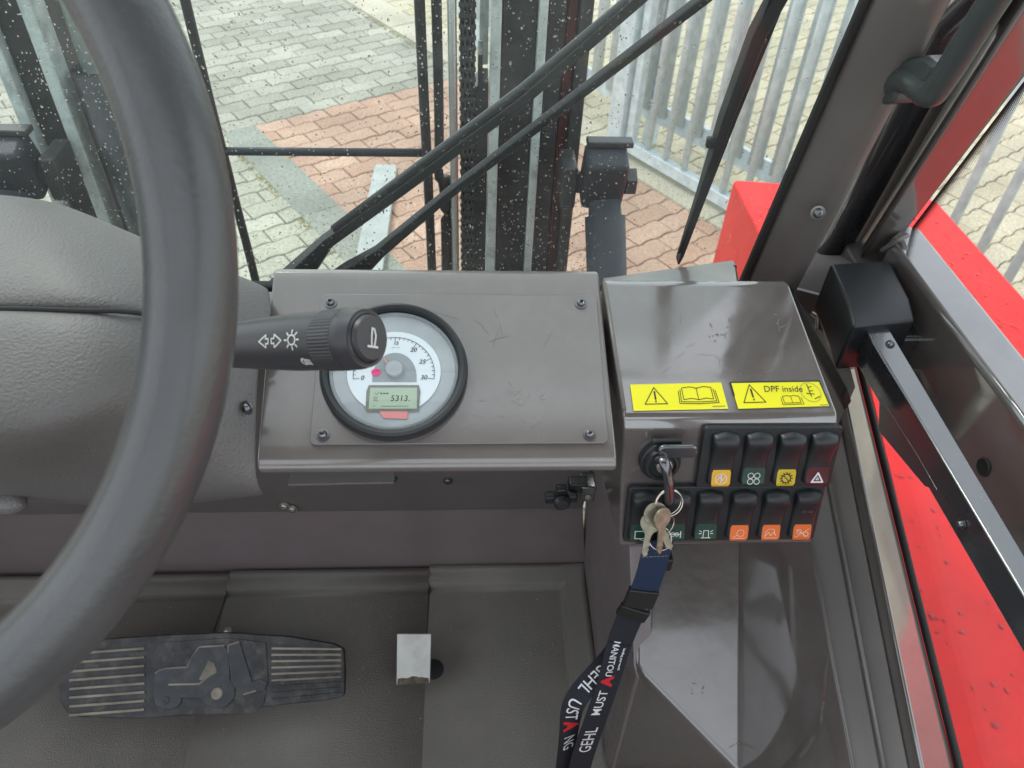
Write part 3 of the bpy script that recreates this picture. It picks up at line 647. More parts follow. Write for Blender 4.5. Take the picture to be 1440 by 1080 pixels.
# waist rail: top edge at the glass, chamfer, upright face
wt0, wt1 = PX(1280, 331, .415), PX(1440, 535, .415)
wc0, wc1 = PX(1262, 352, .392), PX(1440, 590, .392)
wb0, wb1 = PX(1225, 470, .392), PX(1440, 860, .392)
secs = []
for k_ in (-.1, 2.2):
    t_, c_, b_ = ext(wt0, wt1, k_), ext(wc0, wc1, k_), ext(wb0, wb1, k_)
    secs.append([t_, c_, b_, b_+np.array((.03, 0, 0)), t_+np.array((.018, 0, .0))])
loft('waist_rail', secs, M_paint, door, bevel=.007, seg=4)
hp = PX(1383, 657, .3915)
lathe('rail_hole', [(.0, .0006), (.0062, .0006), (.0068, .0012), (.0072, .0003), (.0074, 0)], hp, (-1, 0, 0), M_rubber, door, n=24)
# weld at the corner
tube('weld_bead', smooth_path([PX(1240, 352, .390), PX(1255, 342, .392), PX(1265, 336, .395), PX(1276, 331, .404)]), .0022, M_weld, door)
# side panes
def pane(name, pts, x):
    return prism(name, pts, (.004, 0, 0), M_sideglass, door, bevel=0)
ug = [ext(PX(1275, 323, .425), PX(1440, 109, .425), 3.2), PX(1278, 328, .425), ext(PX(1280, 331, .425), PX(1440, 535, .425), 2.5)]
ug.append(np.array((.425, ug[2][1], ug[0][2])))
up_ = pane('upper_pane', ug, .425)
lg = [PX(1205, 480, .405), ext(PX(1216, 560, .405), PX(1344, 1080, .405), 1.35), None, None]
lg[2] = np.array((.405, lg[1][1], 1.50)); lg[3] = np.array((.405, PX(1225, 470, .405)[1], 1.50))
lp_ = pane('lower_pane', lg, .405)
def frit(a, b, inward, rows, parent, x):
    a = np.array(a); b = np.array(b); L = np.linalg.norm(b-a); inward = np.array(inward, float); inward -= (b-a)/L*(inward @ (b-a)/L); inward /= np.linalg.norm(inward)
    w = rows*.0016; off = np.array((-.0012, 0, 0))
    me = rawmesh('dotted_border', [a+off, b+off, b+inward*w+off, a+inward*w+off], [(0, 1, 2, 3)], recalc=False)
    uv = me.uv_layers.new(name='UVMap'); c = [(0, 0), (L/.0016, 0), (L/.0016, rows), (0, rows)]
    for i, q in enumerate(c): uv.data[i].uv = q
    return link('dotted_border', me, M_frit, parent)
frit(ug[1], ug[0], (0, -1, -.2), 8, up_, 0)
frit(ug[1], ug[2], (0, 0, 1), 5, up_, 0)
frit(lg[0], lg[1], (0, -.3, 1), 5, lp_, 0)

# latch box: black cover in the corner
lat = T('door_latch_cover', 'angular black latch housing in the corner between door and control box', 'latch', PX(1225, 440, .36))
zt = 1.512
tp = [PZ(1167, 370, zt), PZ(1252, 365, zt-.002), PZ(1292, 443, zt), PZ(1204, 451, zt)]
bt = []
for p in tp: bt.append(np.array(p)+np.array((0, 0, -.052)))
mid = [tp[0], tp[1], ext(np.array(tp[1]), np.array(tp[2]), .72)+np.array((0, 0, .000)), tp[2]+np.array((0, 0, -.006)), tp[3]+np.array((0, 0, -.006)), ext(np.array(tp[0]), np.array(tp[3]), .72)]
vs = mid+[np.array(p)+np.array((0, 0, -.05)) for p in mid]
fs = [(0, 1, 2, 5), (5, 2, 3, 4), (6, 7, 8, 9, 10, 11)]+[(i, (i+1) % 6, 6+(i+1) % 6, 6+i) for i in range(6)]
link('cover_shell', rawmesh('cover_shell', vs, fs), M_black, lat, bevel=.003, seg=3)
c_ = (np.array(tp[1])+np.array(tp[2]))/2
box('latch_body', c_+np.array((-.004, -.012, -.045)), (.038, .06, .04), M_blackg, lat, bevel=.006, seg=3)
screw('body_screw', PX(1252, 484, .338), (-.7, -.6, .2), .0025, lat)
tube('weld_bead', smooth_path([PX(1143, 441, .33), PX(1150, 448, .33), PX(1149, 462, .33)]), .0022, M_bolt, lat)
# arm
arm = T('door_lever_arm', 'long flat black lever arm running from the latch cover along the door', 'lever', PX(1300, 640, .345))
za = 1.500
l0, l1 = PZ(1218, 462, za), PZ(1440, 812, za); r0, r1 = PZ(1242, 458, za), PZ(1440, 760, za)
l0, r0 = PZ(1214, 458, za), PZ(1247, 455, za); l1, r1 = PZ(1440, 838, za), PZ(1440, 778, za)
l1e, r1e = ext(l0, l1, 1.6), ext(r0, r1, 1.6)
an0 = np.cross(l1e-np.array(l0), np.array((0, 0, 1))); sd0 = pl(1203, 510, l0, an0); sd1 = ext(sd0, pl(1440, 921, l0, an0), 1.6)
vs = [l0, r0, r1e, l1e, sd0, np.array(r0)+(0, 0, -.02), r1e+np.array((0, 0, -.02)), sd1]
link('arm_bar', rawmesh('arm_bar', vs, [(0, 1, 2, 3), (4, 5, 6, 7), (0, 1, 5, 4), (1, 2, 6, 5), (2, 3, 7, 6), (3, 0, 4, 7)]), M_blackg, arm, bevel=.0018, seg=3)
an = np.cross(l1e-np.array(l0), np.array((0, 0, 1))); an /= -np.linalg.norm(an)
an = an if an[0] < 0 else -an
f3 = [pl(x, y, np.array(l0)+an*.0004, an) for x, y in ((1236, 556), (1290, 640), (1318, 690), (1300, 684), (1288, 670), (1235, 606))]
prism('hook_plate', f3, -an*.004, M_blackg, arm, bevel=.0008)
sp = pl(1354, 737, np.array(l0)+an*.0005, an); screw('arm_screw', sp, an, .0024, arm)
# grab handle
M_hand = mat('grey_green_grip_plastic', (.045, .055, .055), .42, var=.1, bump=.3, bscale=300, coat=.2)
hd = T('grab_handle', 'thick black grab handle with hooked end bracket on the front pillar', 'handle', PX(1290, 120, .34))
h0, h1 = PX(1300, 135, .305), PX(1425, -30, .305)
hp_ = smooth_path([PX(1252, 118, .305), PX(1278, 112, .305), PX(1306, 132, .305), PX(1330, 106, .305), PX(1425, -40, .305), ext(h0, h1, 1.8)], 6)
tube('grip', hp_, [.0092]*9+[.0088]*(len(hp_)-9), M_hand, hd, n=22)
prism('end_bracket', [PX(1258, 84, .30), PX(1300, 78, .30), PX(1318, 92, .30), PX(1300, 118, .30), PX(1262, 122, .30), PX(1254, 146, .30), PX(1236, 148, .30), PX(1224, 128, .30)], (.022, .004, 0), M_hand, hd, bevel=.004, seg=3)

# ================================================================== DASHBOARD
dash = T('dashboard', 'brown grey steel dashboard with a screwed cover panel holding the round gauge', 'dashboard', (-.02, .42, 1.45))
DP = Plane((0, .365, 1.499), (1, 0, 0), (0, cos(radians(24)), sin(radians(24))))
SL = sin(radians(24)); CL = cos(radians(24))
prof = [(.505, 1.40), (.5035, 1.545), (.500, 1.5535), (.494, 1.5560), (.486, 1.5530)]
prof += [(.367, 1.4997), (.3585, 1.4957), (.3535, 1.4905), (.353, 1.4865), (.356, 1.483), (.365, 1.481), (.50, 1.470)]
xa, xb = -.147, .1015
def dprof(x, k=0): return [(x+(k*(.505-y)*.07), y, z) for y, z in prof]
loft('housing', [dprof(xa, .3), dprof(xb, 0.3)], M_dash, dash, bevel=.0022, seg=3)
pc = [DP.at(*q, .0015) for q in ((449, 408), (832, 408), (857, 625), (440, 626))]
cp = [DP(x, y, .0006) for x, y in rrect(-.1085, 0.001, .0985, .1195, .004)]
prism('cover_panel', cp, DP.n*.0022, M_dash, dash, bevel=.0007, seg=2)
for i, q in enumerate(((465, 426), (817, 427), (454, 612), (829, 611))):
    screw('panel_screw', DP.pt(*q, .003), DP.n, .0032, dash)
screw('side_screw', PD(348, 573, .52), (-.5, -.75, .3), .0035, dash)
for i, (q, yv) in enumerate((((418, 675), .58), ((552, 672), .58), ((630, 676), .58))):
    screw('firewall_screw', PY(*q, yv+.024), (0, -1, .1), .0042, cab, M_blackg)
for q in ((400, 712), (411, 716)): screw('firewall_bolt', PY(*q, .612), (0, -1, .2), .0045, cab, M_bolt)
beam('underside_flange', PY(408, 667, .52), PY(556, 664, .52), .03, .003, M_paint2, dash, bevel=.001)
# small tap and bracket under the right end
kn = T('valve_knob', 'small black cross shaped valve knob under the right end of the dashboard', 'knob', PY(790, 700, .50))
kc = PY(789, 699, .46)
lathe('hub', [(0, .0), (.008, .0), (.008, .010), (.005, .013), (0, .013)], kc, (0, -1, .3), M_black, kn, n=20)
for a in range(4):
    d_ = np.array((cos(a*pi/2+.06), 0, sin(a*pi/2+.06))); beam('wing', kc+d_*.003, kc+d_*.0155, .010, .009, M_black, kn, up=(0, 1, 0), bevel=.002, seg=2)
box('spindle', kc+np.array((.016, .01, .006)), (.018, .012, .014), M_black, kn, bevel=.002)
box('mount', kc+np.array((.026, .012, .0)), (.015, .02, .022), M_blackg, kn, bevel=.002)
lathe('pin_head', [(0, 0), (.003, 0), (.003, .001), (0, .0016)], kc+np.array((.026, .0015, -.002)), (0, -1, .2), M_bolt, kn, n=12)

# gauge -------------------------------------------------------------
ga = T('dashboard_gauge', 'round rev counter gauge with black bezel, white dial and green hour display', 'gauge', DP.pt(554, 518, .01))
gx, gy = DP.at(554, 519, .009)
GP = Plane(DP(gx, gy, 0.002), DP.u, DP.v)
def gf(zx, zy): return ((zx-590)*.0001005, (545-zy)*.0001005/.915)
lathe('bezel', [(.0522, 0), (.0525, .006), (.0515, .0100), (.0495, .0112), (.0474, .0108), (.0462, .009), (.0460, .0055)], GP(0, 0, 0), GP.n, M_black, ga, n=72)
lathe('surround', [(0, .0048), (.0467, .0052)], GP(0, 0, 0), GP.n, M_dialring, ga, n=64)
lathe('inner_ring', [(.0462, .0055), (.0455, .0068), (.0440, .0072), (.0432, .0056)], GP(0, 0, 0), GP.n, M_dialgrey, ga, n=64)
def gp(name, zpts, h, m): return poly(name, GP, [gf(*p) for p in zpts], h, m, ga)
def gs_(name, lines, w, h, m): return strokes(name, GP, [[gf(*p) for p in ln] for ln in lines], w, h, m, ga)
dial = [(590+329*cos(radians(a)), 545-300*sin(radians(a))) for a in np.linspace(-62, 242, 60)]
gp('white_dial', [(590+329*cos(a), 560-290*sin(a)) for a in np.linspace(radians(-58), radians(238), 60)], .0058, M_dial)
gp('dial_centre', [(595+155*cos(a), 600-175*sin(a)) for a in np.linspace(0, pi, 30)]+[(440, 632), (750, 632)], .0061, M_dialgrey)
lathe('hub', [(0, .009), (.0058, .009), (.0064, .0075), (.0064, .006)], GP(*gf(592, 545)), GP.n, M_dialring, ga, n=24)
gp('needle', [(545, 505), (538, 512), (500, 452), (508, 448)], .0078, M_salmon)
gp('warning_lamp', [(465+34*cos(a), 566-26*sin(a)) for a in np.linspace(0, 2*pi, 20)[:-1]], .0066, M_pink)
R_t = 285
arcl = [[(590+R_t*cos(radians(a)), 575-262*sin(radians(a))) for a in np.linspace(-8, 188, 50)]]
gs_('scale_arc', arcl, .0004, .0061, M_ink)
tk = []
for k_ in range(31):
    a = radians(188-196*k_/30); w_ = 40 if k_ % 5 == 0 else 16; tk.append([(590+R_t*cos(a), 575-262*sin(a)), (590+(R_t-w_)*cos(a), 575-(262-w_)*sin(a))])
gs_('scale_ticks', tk, .0004, .00615, M_ink)
for s, zx, zy in (('0', 370, 604), ('5', 392, 492), ('10', 462, 408), ('15', 595, 356), ('20', 722, 404), ('25', 787, 490), ('30', 800, 602)):
    c = gf(zx, zy); text('scale_number', s, .0048 if s not in '15' else .0038, lambda x, y, c=c: GP(c[0]+x, c[1]+y, .0062), M_ink, ga, shear=.2, bold=.00005)
c = gf(595, 388); text('scale_caption', 'RPM x100', .0014, lambda x, y, c=c: GP(c[0]+x, c[1]+y, .0062), M_greyink, ga)
gp('display_frame', [gfp for gfp in [(418, 655), (768, 655), (780, 700), (772, 832), (405, 832), (404, 700)]], .0063, M_greyink)
gp('display_screen', [(430, 674), (756, 674), (758, 818), (426, 818)], .0066, M_lcd)
c = gf(640, 750); text('display_digits', '5313.', .0062, lambda x, y, c=c: GP(c[0]+x, c[1]+y, .0068), M_ink, ga, shear=.12)
gs_('display_marks', [[(505, 714), (512, 714)], [(525, 714), (532, 714)], [(545, 714), (555, 714)]], .0009, .0068, M_ink)
gs_('display_marks', [[(462, 710), (478, 722), (492, 706)], [(455, 740), (485, 740)], [(455, 752), (485, 752)], [(455, 764), (485, 764)], [(455, 800), (470, 800)], [(510, 802), (700, 802)]], .0004, .0068, M_greyink)
gp('red_band', [(500, 832), (696, 834), (694, 885), (530, 880)], .0060, M_salmon)
lathe('lens', [(0, .0098), (.02, .0097), (.0445, .0088)], GP(0, 0, 0), GP.n, M_lens, ga, n=48)

# ================================================================== CONTROL BOX
FN = radians(17)
SWP = Plane(PD(1080, 650, .575), (1, 0, 0), (0, sin(FN), cos(FN)))
bx = T('control_box', 'glossy brown grey control box right of the dashboard carrying switches and key', 'control box', (.19, .42, 1.40))
e0 = SWP.pt(880, 592)[1:]; eb = SWP.pt(880, 768)[1:]
yb, zb = .485, e0[1]+(.485-e0[0])*math.tan(radians(24))
def bsec(xl_b, xl_f, xr_b, xr_f):
    L = []
    for (xb_, xf_) in ((xl_b, xl_f), (xr_b, xr_f)):
        s = [(xb_, yb+.03, zb-.06), (xb_, yb+.008, zb-.002), (xb_, yb, zb)]
        s += [(xf_, e0[0]+.006, e0[1]+.0025), (xf_, e0[0]+.0005, e0[1]-.002), (xf_, e0[0]-.0015, e0[1]-.009)]
        s += [(xf_+(.006 if xf_ < .2 else .001), eb[0], eb[1]), (xf_, .50, eb[1]-.01)]
        L.append(s)
    return L
loft('housing', bsec(.1045, .1115, .2515, .2700), M_paint, bx, bevel=.0025, seg=3)
TP = Plane((.11, e0[0], e0[1]), (1, 0, 0), (0, CL, SL))
# raised seam along the left edge
tube('edge_seam', [np.array((.1055, yb, zb+.0002)), np.array((.1125, e0[0]+.008, e0[1]+.0035))], .0016, M_weld, bx, n=8)

# stickers
def sticker(label, q, icons):
    pts = [TP.at(*p, .0006) for p in q]; t = T('warning_sticker', label, 'sticker', TP(*pts[0], .0005), 'yellow warning stickers on the control box')
    poly('backing', TP, [pts[3], pts[2], pts[1], pts[0]] if True else pts, .0008, M_yellow, t)
    a, b, c, d = [np.array(p) for p in pts]
    def m(u, v): return tuple((a*(1-u)+b*u)*(1-v)+(d*(1-u)+c*u)*v)
    def S(lines, w=.0005, ink=M_ink): strokes('print', TP, [[m(*p) for p in ln] for ln in lines], w, .0011, ink, t)
    return t, m, S
st1, m1, S1 = sticker('yellow warning sticker with an exclamation triangle and a big open book, left one', [(886, 541), (1014, 538), (1024, 575), (891, 578)], 0)
tri = lambda cx, w, t, b: [[(cx-w, b), (cx, t), (cx+w, b), (cx-w, b)]]
S1(tri(.25, .12, .14, .76), .0006); S1([[(.25, .30), (.25, .58)]], .0012); S1([[(.25, .65), (.25, .68)]], .0011)
S1([[(.55, .18), (.64, .14), (.71, .2), (.79, .14), (.87, .18), (.87, .62), (.79, .58), (.71, .64), (.64, .58), (.55, .62), (.55, .18)], [(.71, .2), (.71, .64)],
    [(.53, .24), (.52, .70), (.70, .72), (.90, .70), (.89, .24)], [(.51, .30), (.50, .76), (.70, .79), (.92, .76), (.91, .30)]], .0005)
S1([[(.84, .9), (.97, .9)]], .0006, M_greyink)
st2, m2, S2 = sticker('yellow warning sticker with triangle, small book and the words DPF inside, right one', [(1027, 538), (1152, 536), (1167, 571), (1038, 575)], 0)
S2(tri(.20, .12, .10, .78), .0006); S2([[(.20, .28), (.20, .58)]], .0012); S2([[(.20, .66), (.20, .69)]], .0011)
S2([[(.52, .58), (.58, .55), (.61, .58), (.64, .55), (.70, .58), (.70, .84), (.52, .84), (.52, .58)], [(.61, .58), (.61, .84)], [(.50, .64), (.495, .9), (.725, .9), (.72, .64)]], .0004)
S2([[(.85+.11*cos(a), .44-.38*sin(a)) for a in np.linspace(0, 2*pi, 24)]], .0003, M_greyink)
S2([[(.84, .12), (.84, .62)], [(.84, .25), (.88, .22)], [(.84, .40), (.88, .38)], [(.80, .48), (.88, .52)], [(.87, .7), (.93, .62)]], .0006)
cc = m2(.56, .30); text('print', 'DPF inside', .0068, lambda x, y: TP(cc[0]+x, cc[1]+y, .0011), M_ink, st2)
S2([[(.90, .95), (.98, .95)]], .0005, M_greyink)
# dark border of the right one
strokes('border', TP, [[m2(0, 0), m2(1, 0), m2(1, 1)], [m2(0, 0), m2(0, .5)]], .0010, .0009, M_ink, st2)

# scuffs
M_scuff = mat('pale_scuff', (.24, .23, .22), .6, var=.3, vscale=300)
M_scuffd = mat('dark_scuff', (.075, .067, .062), .6)
random.seed(31)
def scuff(P, px, py, n, sp, w, m, parent, h, lmax=.012, ang=0):
    ls = []
    for i in range(n):
        x, y = P.at(px+random.gauss(0, sp), py+random.gauss(0, sp*.8), h); a = radians(ang+random.gauss(0, 35)); L = random.uniform(.15, 1)*lmax
        pts = [(x, y)]
        for k in range(4): a += random.gauss(0, .25); pts.append((pts[-1][0]+cos(a)*L/4, pts[-1][1]+sin(a)*L/4))
        ls.append(pts)
    return strokes('scuff_mark', P, ls, w, h, m, parent)
scuff(TP, 1012, 470, 12, 9, .0006, M_scuff, bx, .0006, .003, 30)
scuff(TP, 1090, 462, 5, 10, .0004, M_scuff, bx, .0006, .007, 60)
scuff(TP, 960, 500, 5, 25, .00022, M_scuff, bx, .0006, .014, 20)
scuff(TP, 1040, 510, 6, 25, .0002, M_scuff, bx, .0006, .012, 30)
scuff(DP, 735, 560, 16, 14, .00025, M_scuff, dash, .0031, .006, 70)
scuff(DP, 745, 600, 8, 8, .0003, M_scuff, dash, .0031, .004, 70)
scuff(DP, 725, 470, 5, 34, .00016, M_scuffd, dash, .0031, .016, 130)
scuff(DP, 700, 440, 3, 24, .00015, M_scuffd, dash, .0031, .020, 150)
BPL = Plane(Bo, np.cross((0, 1, 0), Bn), np.cross(Bn, np.cross((0, 1, 0), Bn)))
scuff(BPL, 985, 968, 5, 7, .0005, M_scuffd, bx, .0008, .004, 10)
strokes('scuff_mark', BPL, [[BPL.at(*q) for q in ((1026, 1051), (1040, 1044), (1052, 1036), (1068, 1030), (1078, 1022))]], .0004, .001, M_scuff, bx)
scuff(DP, 675, 580, 6, 30, .00018, M_scuff, dash, .0031, .010, 10)

# rocker switches ---------------------------------------------------
def bezel_bar(label, cx0, cx1, cy, h=.052):
    a = SWP.at(cx0, cy, .004)[0]; b = SWP.at(cx1, cy, .004)[0]; y = SWP.at((cx0+cx1)/2, cy, .004)[1]
    t = T('switch_frame', label, 'switch frame', SWP((a+b)/2, y, 0), 'black frames round the rocker switches')
    prism('frame', [SWP(px, py, .0004) for px, py in rrect(a, y-h/2, b, y+h/2, .003)], SWP.n*.0046, M_black, t, bevel=.0012)
    return y
yu = bezel_bar('black frame round the upper row of four rocker switches', 984, 1176, 643)
yl = bezel_bar('black frame round the lower row of six rocker switches', 880, 1152, 722, .050)
rk = [(.0235, .0042), (.0225, .0085), (.0195, .0120), (.0155, .0132), (.0115, .0122), (.0075, .0098), (.002, .0082), (-.006, .0078), (-.014, .0088), (-.0195, .0098), (-.0225, .0088), (-.0238, .0045)]
def rz(y):
    for (y0, z0), (y1, z1) in zip(rk[:-1], rk[1:]):
        if y1 <= y <= y0: return z0+(z1-z0)*(y0-y)/(y0-y1)
    return .009
random.seed(2)
def switch(px, yv, label, lens, icon, ink=M_icon, top=None, lensmat=None, tall=True):
    cx = SWP.at(px, 540, .008)[0]
    # horizontal position read at the row's own height
    cx = SWP.at(px, 655 if yv == yu else 730, .008)[0]
    t = T('rocker_switch', label, 'switch', SWP(cx, yv, 0), 'rocker switches on the control box')
    w = .0098; n = 9; vs = []; fs = []
    xs = [-w, -w*.93, -w*.75, -w*.4, 0, w*.4, w*.75, w*.93, w]; dr = [.0045, .0013, .0004, 0, 0, 0, .0004, .0013, .0045]
    prof = [(.0238, .001)]+rk+[(-.024, .001)]
    for (y, z) in prof:
        for x, d_ in zip(xs, dr):
            sh = 1-.14*max(0, abs(y)/.024)**6*(abs(x)/w); vs.append(SWP(cx+x, yv+y*sh, max(.001, z-d_)))
    for i in range(len(prof)-1):
        for j in range(len(xs)-1): fs.append((i*9+j, (i+1)*9+j, (i+1)*9+j+1, i*9+j+1))
    o = link('rocker', rawmesh('rocker', vs, fs), M_black, t, smooth=True, sub=1)
    def f(x, y, h): return SWP(cx+x, yv+y, rz(y)+h)
    def S(lines, w_=.0006, m=None): strokes('icon', SWP, [ [p for p in ln] for ln in lines], w_, .0006, m or ink, t, f=f)
    if lensmat:
        pts = rrect(-.0070, -.0215, .0070, -.0080, .0016) if lensmat in (M_orange, M_amber, M_gold) else rrect(-.0082, -.0215, .0082, -.0065, .002)
        ys = sorted({p[1] for p in pts}); vs = []; fs = []
        yy = np.linspace(min(ys), max(ys), 7); hw = max(p[0] for p in pts)
        for y in yy:
            k_ = .88 if y in (yy[0], yy[-1]) else 1
            vs += [f(-hw*k_, y, .0002), f(hw*k_, y, .0002)]
        fs = [(2*i, 2*i+1, 2*i+3, 2*i+2) for i in range(6)]
        link('lens', rawmesh('lens', vs, fs, recalc=False), lensmat, t)
    icon(S)
    return t
Y0 = -.015
def ic_defrost(S): S([circ(0, Y0, .0042, 14), [(-.003, Y0-.001), (-.001, Y0+.002), (.001, Y0-.001), (.003, Y0+.002)], [(0, Y0-.003), (0, Y0+.0035)]], .0006)
def ic_fan(S):
    S([circ(-.0024, Y0+.0024, .0021, 12), circ(.0024, Y0+.0024, .0021, 12), circ(-.0024, Y0-.0022, .0021, 12), circ(.0024, Y0-.0022, .0021, 12)], .0006)
def ic_gear(S):
    S([circ(0, Y0, .0033, 16)]+[[(.0036*cos(a), Y0+.0036*sin(a)), (.0048*cos(a), Y0+.0048*sin(a))] for a in np.linspace(0, 2*pi, 13)[:-1]]+[[(-.0024, Y0+.0024), (.0024, Y0-.0024)]], .0007, M_ink)
def ic_hazard(S): S([[(-.0042, Y0-.003), (0, Y0+.0042), (.0042, Y0-.003), (-.0042, Y0-.003)]], .0012); S([[(-.001, Y0-.0012), (0, Y0+.0008), (.001, Y0-.0012), (-.001, Y0-.0012)]], .0005)
def ic_wipe(S): S([[(-.005, Y0-.003), (-.005, Y0+.003), (.005, Y0+.003), (.005, Y0-.003), (-.005, Y0-.003)], [(-.002, Y0-.003), (.003, Y0-.006)]], .0006)
def ic_axle(S): S([[(-.005, Y0), (.005, Y0)], [(-.005, Y0-.0025), (-.005, Y0+.0025)], [(.005, Y0-.0025), (.005, Y0+.0025)], circ(-.001, Y0, .0016, 10), circ(.0022, Y0, .0014, 10)], .0007)
def ic_beacon(S): S([[(-.0035, Y0-.003), (.0035, Y0-.003)], [(-.0022, Y0-.003), (-.0018, Y0+.003), (.0018, Y0+.003), (.0022, Y0-.003)], [(-.0052, Y0+.003), (-.0034, Y0+.002)], [(-.0054, Y0+.0005), (-.0036, Y0+.0005)], [(.0052, Y0+.003), (.0034, Y0+.002)], [(.0054, Y0+.0005), (.0036, Y0+.0005)]], .0006)
def ic_lamp(S): S([circ(.001, Y0+.0005, .0028, 14), [(-.001, Y0-.001), (-.0048, Y0-.003)], [(-.0048, Y0-.0038), (.0045, Y0-.0038)]], .0005)
def ic_lampb(S): S([[(-.0045, Y0-.0035), (-.0045, Y0+.001), (-.002, Y0+.0035), (.002, Y0+.0035), (.003, Y0)], [(-.004, Y0-.002), (-.002, Y0+.001), (0, Y0-.002), (.002, Y0+.001), (.004, Y0-.002)], [(-.0045, Y0-.0038), (.0048, Y0-.0038)]], .0005)
def ic_plough(S): S([circ(-.0025, Y0+.0012, .0018, 10), circ(.0028, Y0-.001, .002, 10), [(-.005, Y0-.0035), (.005, Y0+.0035)], [(-.0048, Y0+.003), (.004, Y0-.003)]], .0005)
switch(1016, yu, 'rocker switch with yellow defrost symbol, leftmost in the upper row', 0, ic_defrost, M_white, lensmat=M_amber)
switch(1062, yu, 'rocker switch with four ring fan symbol on dark green', 0, ic_fan, lensmat=M_dgreen)
switch(1108, yu, 'rocker switch with black gear symbol on a yellow square', 0, ic_gear, lensmat=M_gold)
switch(1152, yu, 'dark red rocker switch with white hazard triangle, rightmost in the upper row', 0, ic_hazard, M_white, lensmat=M_dred)
switch(904, yl, 'dark green rocker switch with wiper symbol left of the hanging keys', 0, ic_wipe, lensmat=M_dgreen)
switch(950, yl, 'rocker switch with axle symbol partly hidden behind the keys', 0, ic_axle, lensmat=M_dgreen)
switch(995, yl, 'dark green rocker switch with white beacon lamp symbol', 0, ic_beacon, lensmat=M_dgreen)
switch(1042, yl, 'orange tipped rocker switch with round lamp symbol, next to the beacon switch', 0, ic_lamp, M_peach, lensmat=M_orange)
switch(1087, yl, 'orange tipped rocker switch with arched lamp symbol, middle one of the orange three', 0, ic_lampb, M_peach, lensmat=M_orange)
lastsw = switch(1131, yl, 'orange tipped rocker switch at the right end of the lower row, with small white marks', 0, ic_plough, M_peach, lensmat=M_orange)
_cx = SWP.at(1131, 730, .008)[0]
strokes('icon', SWP, [circ(-.002, .0045, .0012, 8), circ(.003, .0048, .0012, 8), [(.0005, .0045), (.0018, .0045)]], .0004, 0, M_greyink, lastsw, f=lambda x, y, h: SWP(_cx+x, yl+y, rz(y)+.0006))

# ignition lock and keys --------------------------------------------
ig = T('ignition_lock', 'black ignition lock with ribbed collar and flip up cover, key inserted', 'ignition lock', SWP.pt(929, 648))
ix, iy = SWP.at(929, 650, .004)
lathe('collar', [(.0155, 0), (.0155, .003), (.0150, .0045), (.0132, .0050), (.0130, .0085), (.0120, .0100), (.0100, .0102), (.0092, .0085), (0, .0080)], SWP(ix, iy, 0), SWP.n, M_black, ig, n=40)
lathe('barrel', [(.0058, .008), (.0058, .012), (.0048, .0125), (0, .0125)], SWP(ix+.001, iy+.001, 0), SWP.n, M_bolt, ig, n=24)
c0 = SWP(ix+.008, iy+.013, .012)
prism('flip_cover', [SWP(ix+x, iy+y, .012) for x, y in rrect(-.006, .0105, .0225, .0205, .0042)], SWP.n*.004, M_blackg, ig, bevel=.0016, seg=3)
prism('flip_cover', [SWP(ix+x, iy+y, .004) for x, y in rrect(-.009, .016, .013, .021, .002)], SWP.n*.004, M_black, ig, bevel=.0015, seg=3)
ks = T('key_bunch', 'worn brass keys on thin split rings hanging from the ignition key', 'keys', PY(938, 700, .35))
kp = [SWP.pt(928, 646, .013), SWP.pt(934, 650, .020), SWP.pt(939, 668, .022), SWP.pt(941, 690, .020), SWP.pt(941, 704, .018)]
tube('ignition_key', smooth_path(kp, 5), [.0046]*4+[.0042]*8+[.0050]*9, M_blackg, ks, n=14, flat=.75)
def ring_(name, c, r, n1, r2, m, tilt=0):
    d, a, b = frame(n1, (0, 0, 1)); pts = [c+r*(cos(t)*a+sin(t)*b) for t in np.linspace(0, 2*pi, 33)[:-1]]
    return tube(name, pts, r2, m, ks, n=8, closed=True, up=n1)
ry = SWP.pt(940, 706, .022)
ring_('split_ring', ry, .0100, (.2, -.9, .45), .00055, M_ringm)
ring_('split_ring', ry+np.array((.0006, -.001, -.0004)), .0100, (.1, -.9, .5), .00055, M_ringm)
def key_shape(c, rot, s, nrm, th=.0018):
    d, a, b = frame(nrm, (0, 0, 1)); cr_, sr_ = cos(rot), sin(rot)
    pts = circ(0, 0, .0095, 18, 300, 600)[:-1]+[(-.003, -.012), (-.003, -.030), (0, -.034), (.003, -.031), (.0022, -.028), (.0034, -.026), (.0022, -.0235), (.0035, -.021), (.0025, -.018), (.003, -.012)]
    P3 = [c+s*((x*cr_-y*sr_)*a*-1+(x*sr_+y*cr_)*b) for x, y in pts]
    return prism('key', P3, d*th, M_key, ks, bevel=.0004)
key_shape(SWP.pt(921, 722, .024), .35, .95, (.15, -.85, .5))
key_shape(SWP.pt(930, 728, .028), -.25, .85, (.5, -.8, .4))
key_shape(SWP.pt(915, 735, .020), .05, .8, (-.3, -.8, .5))
ring_('split_ring', SWP.pt(928, 757, .022), .0088, (.1, -.55, .83), .0006, M_ringm)
ring_('split_ring', SWP.pt(940, 738, .020), .0065, (.6, -.7, .3), .0005, M_ringm)

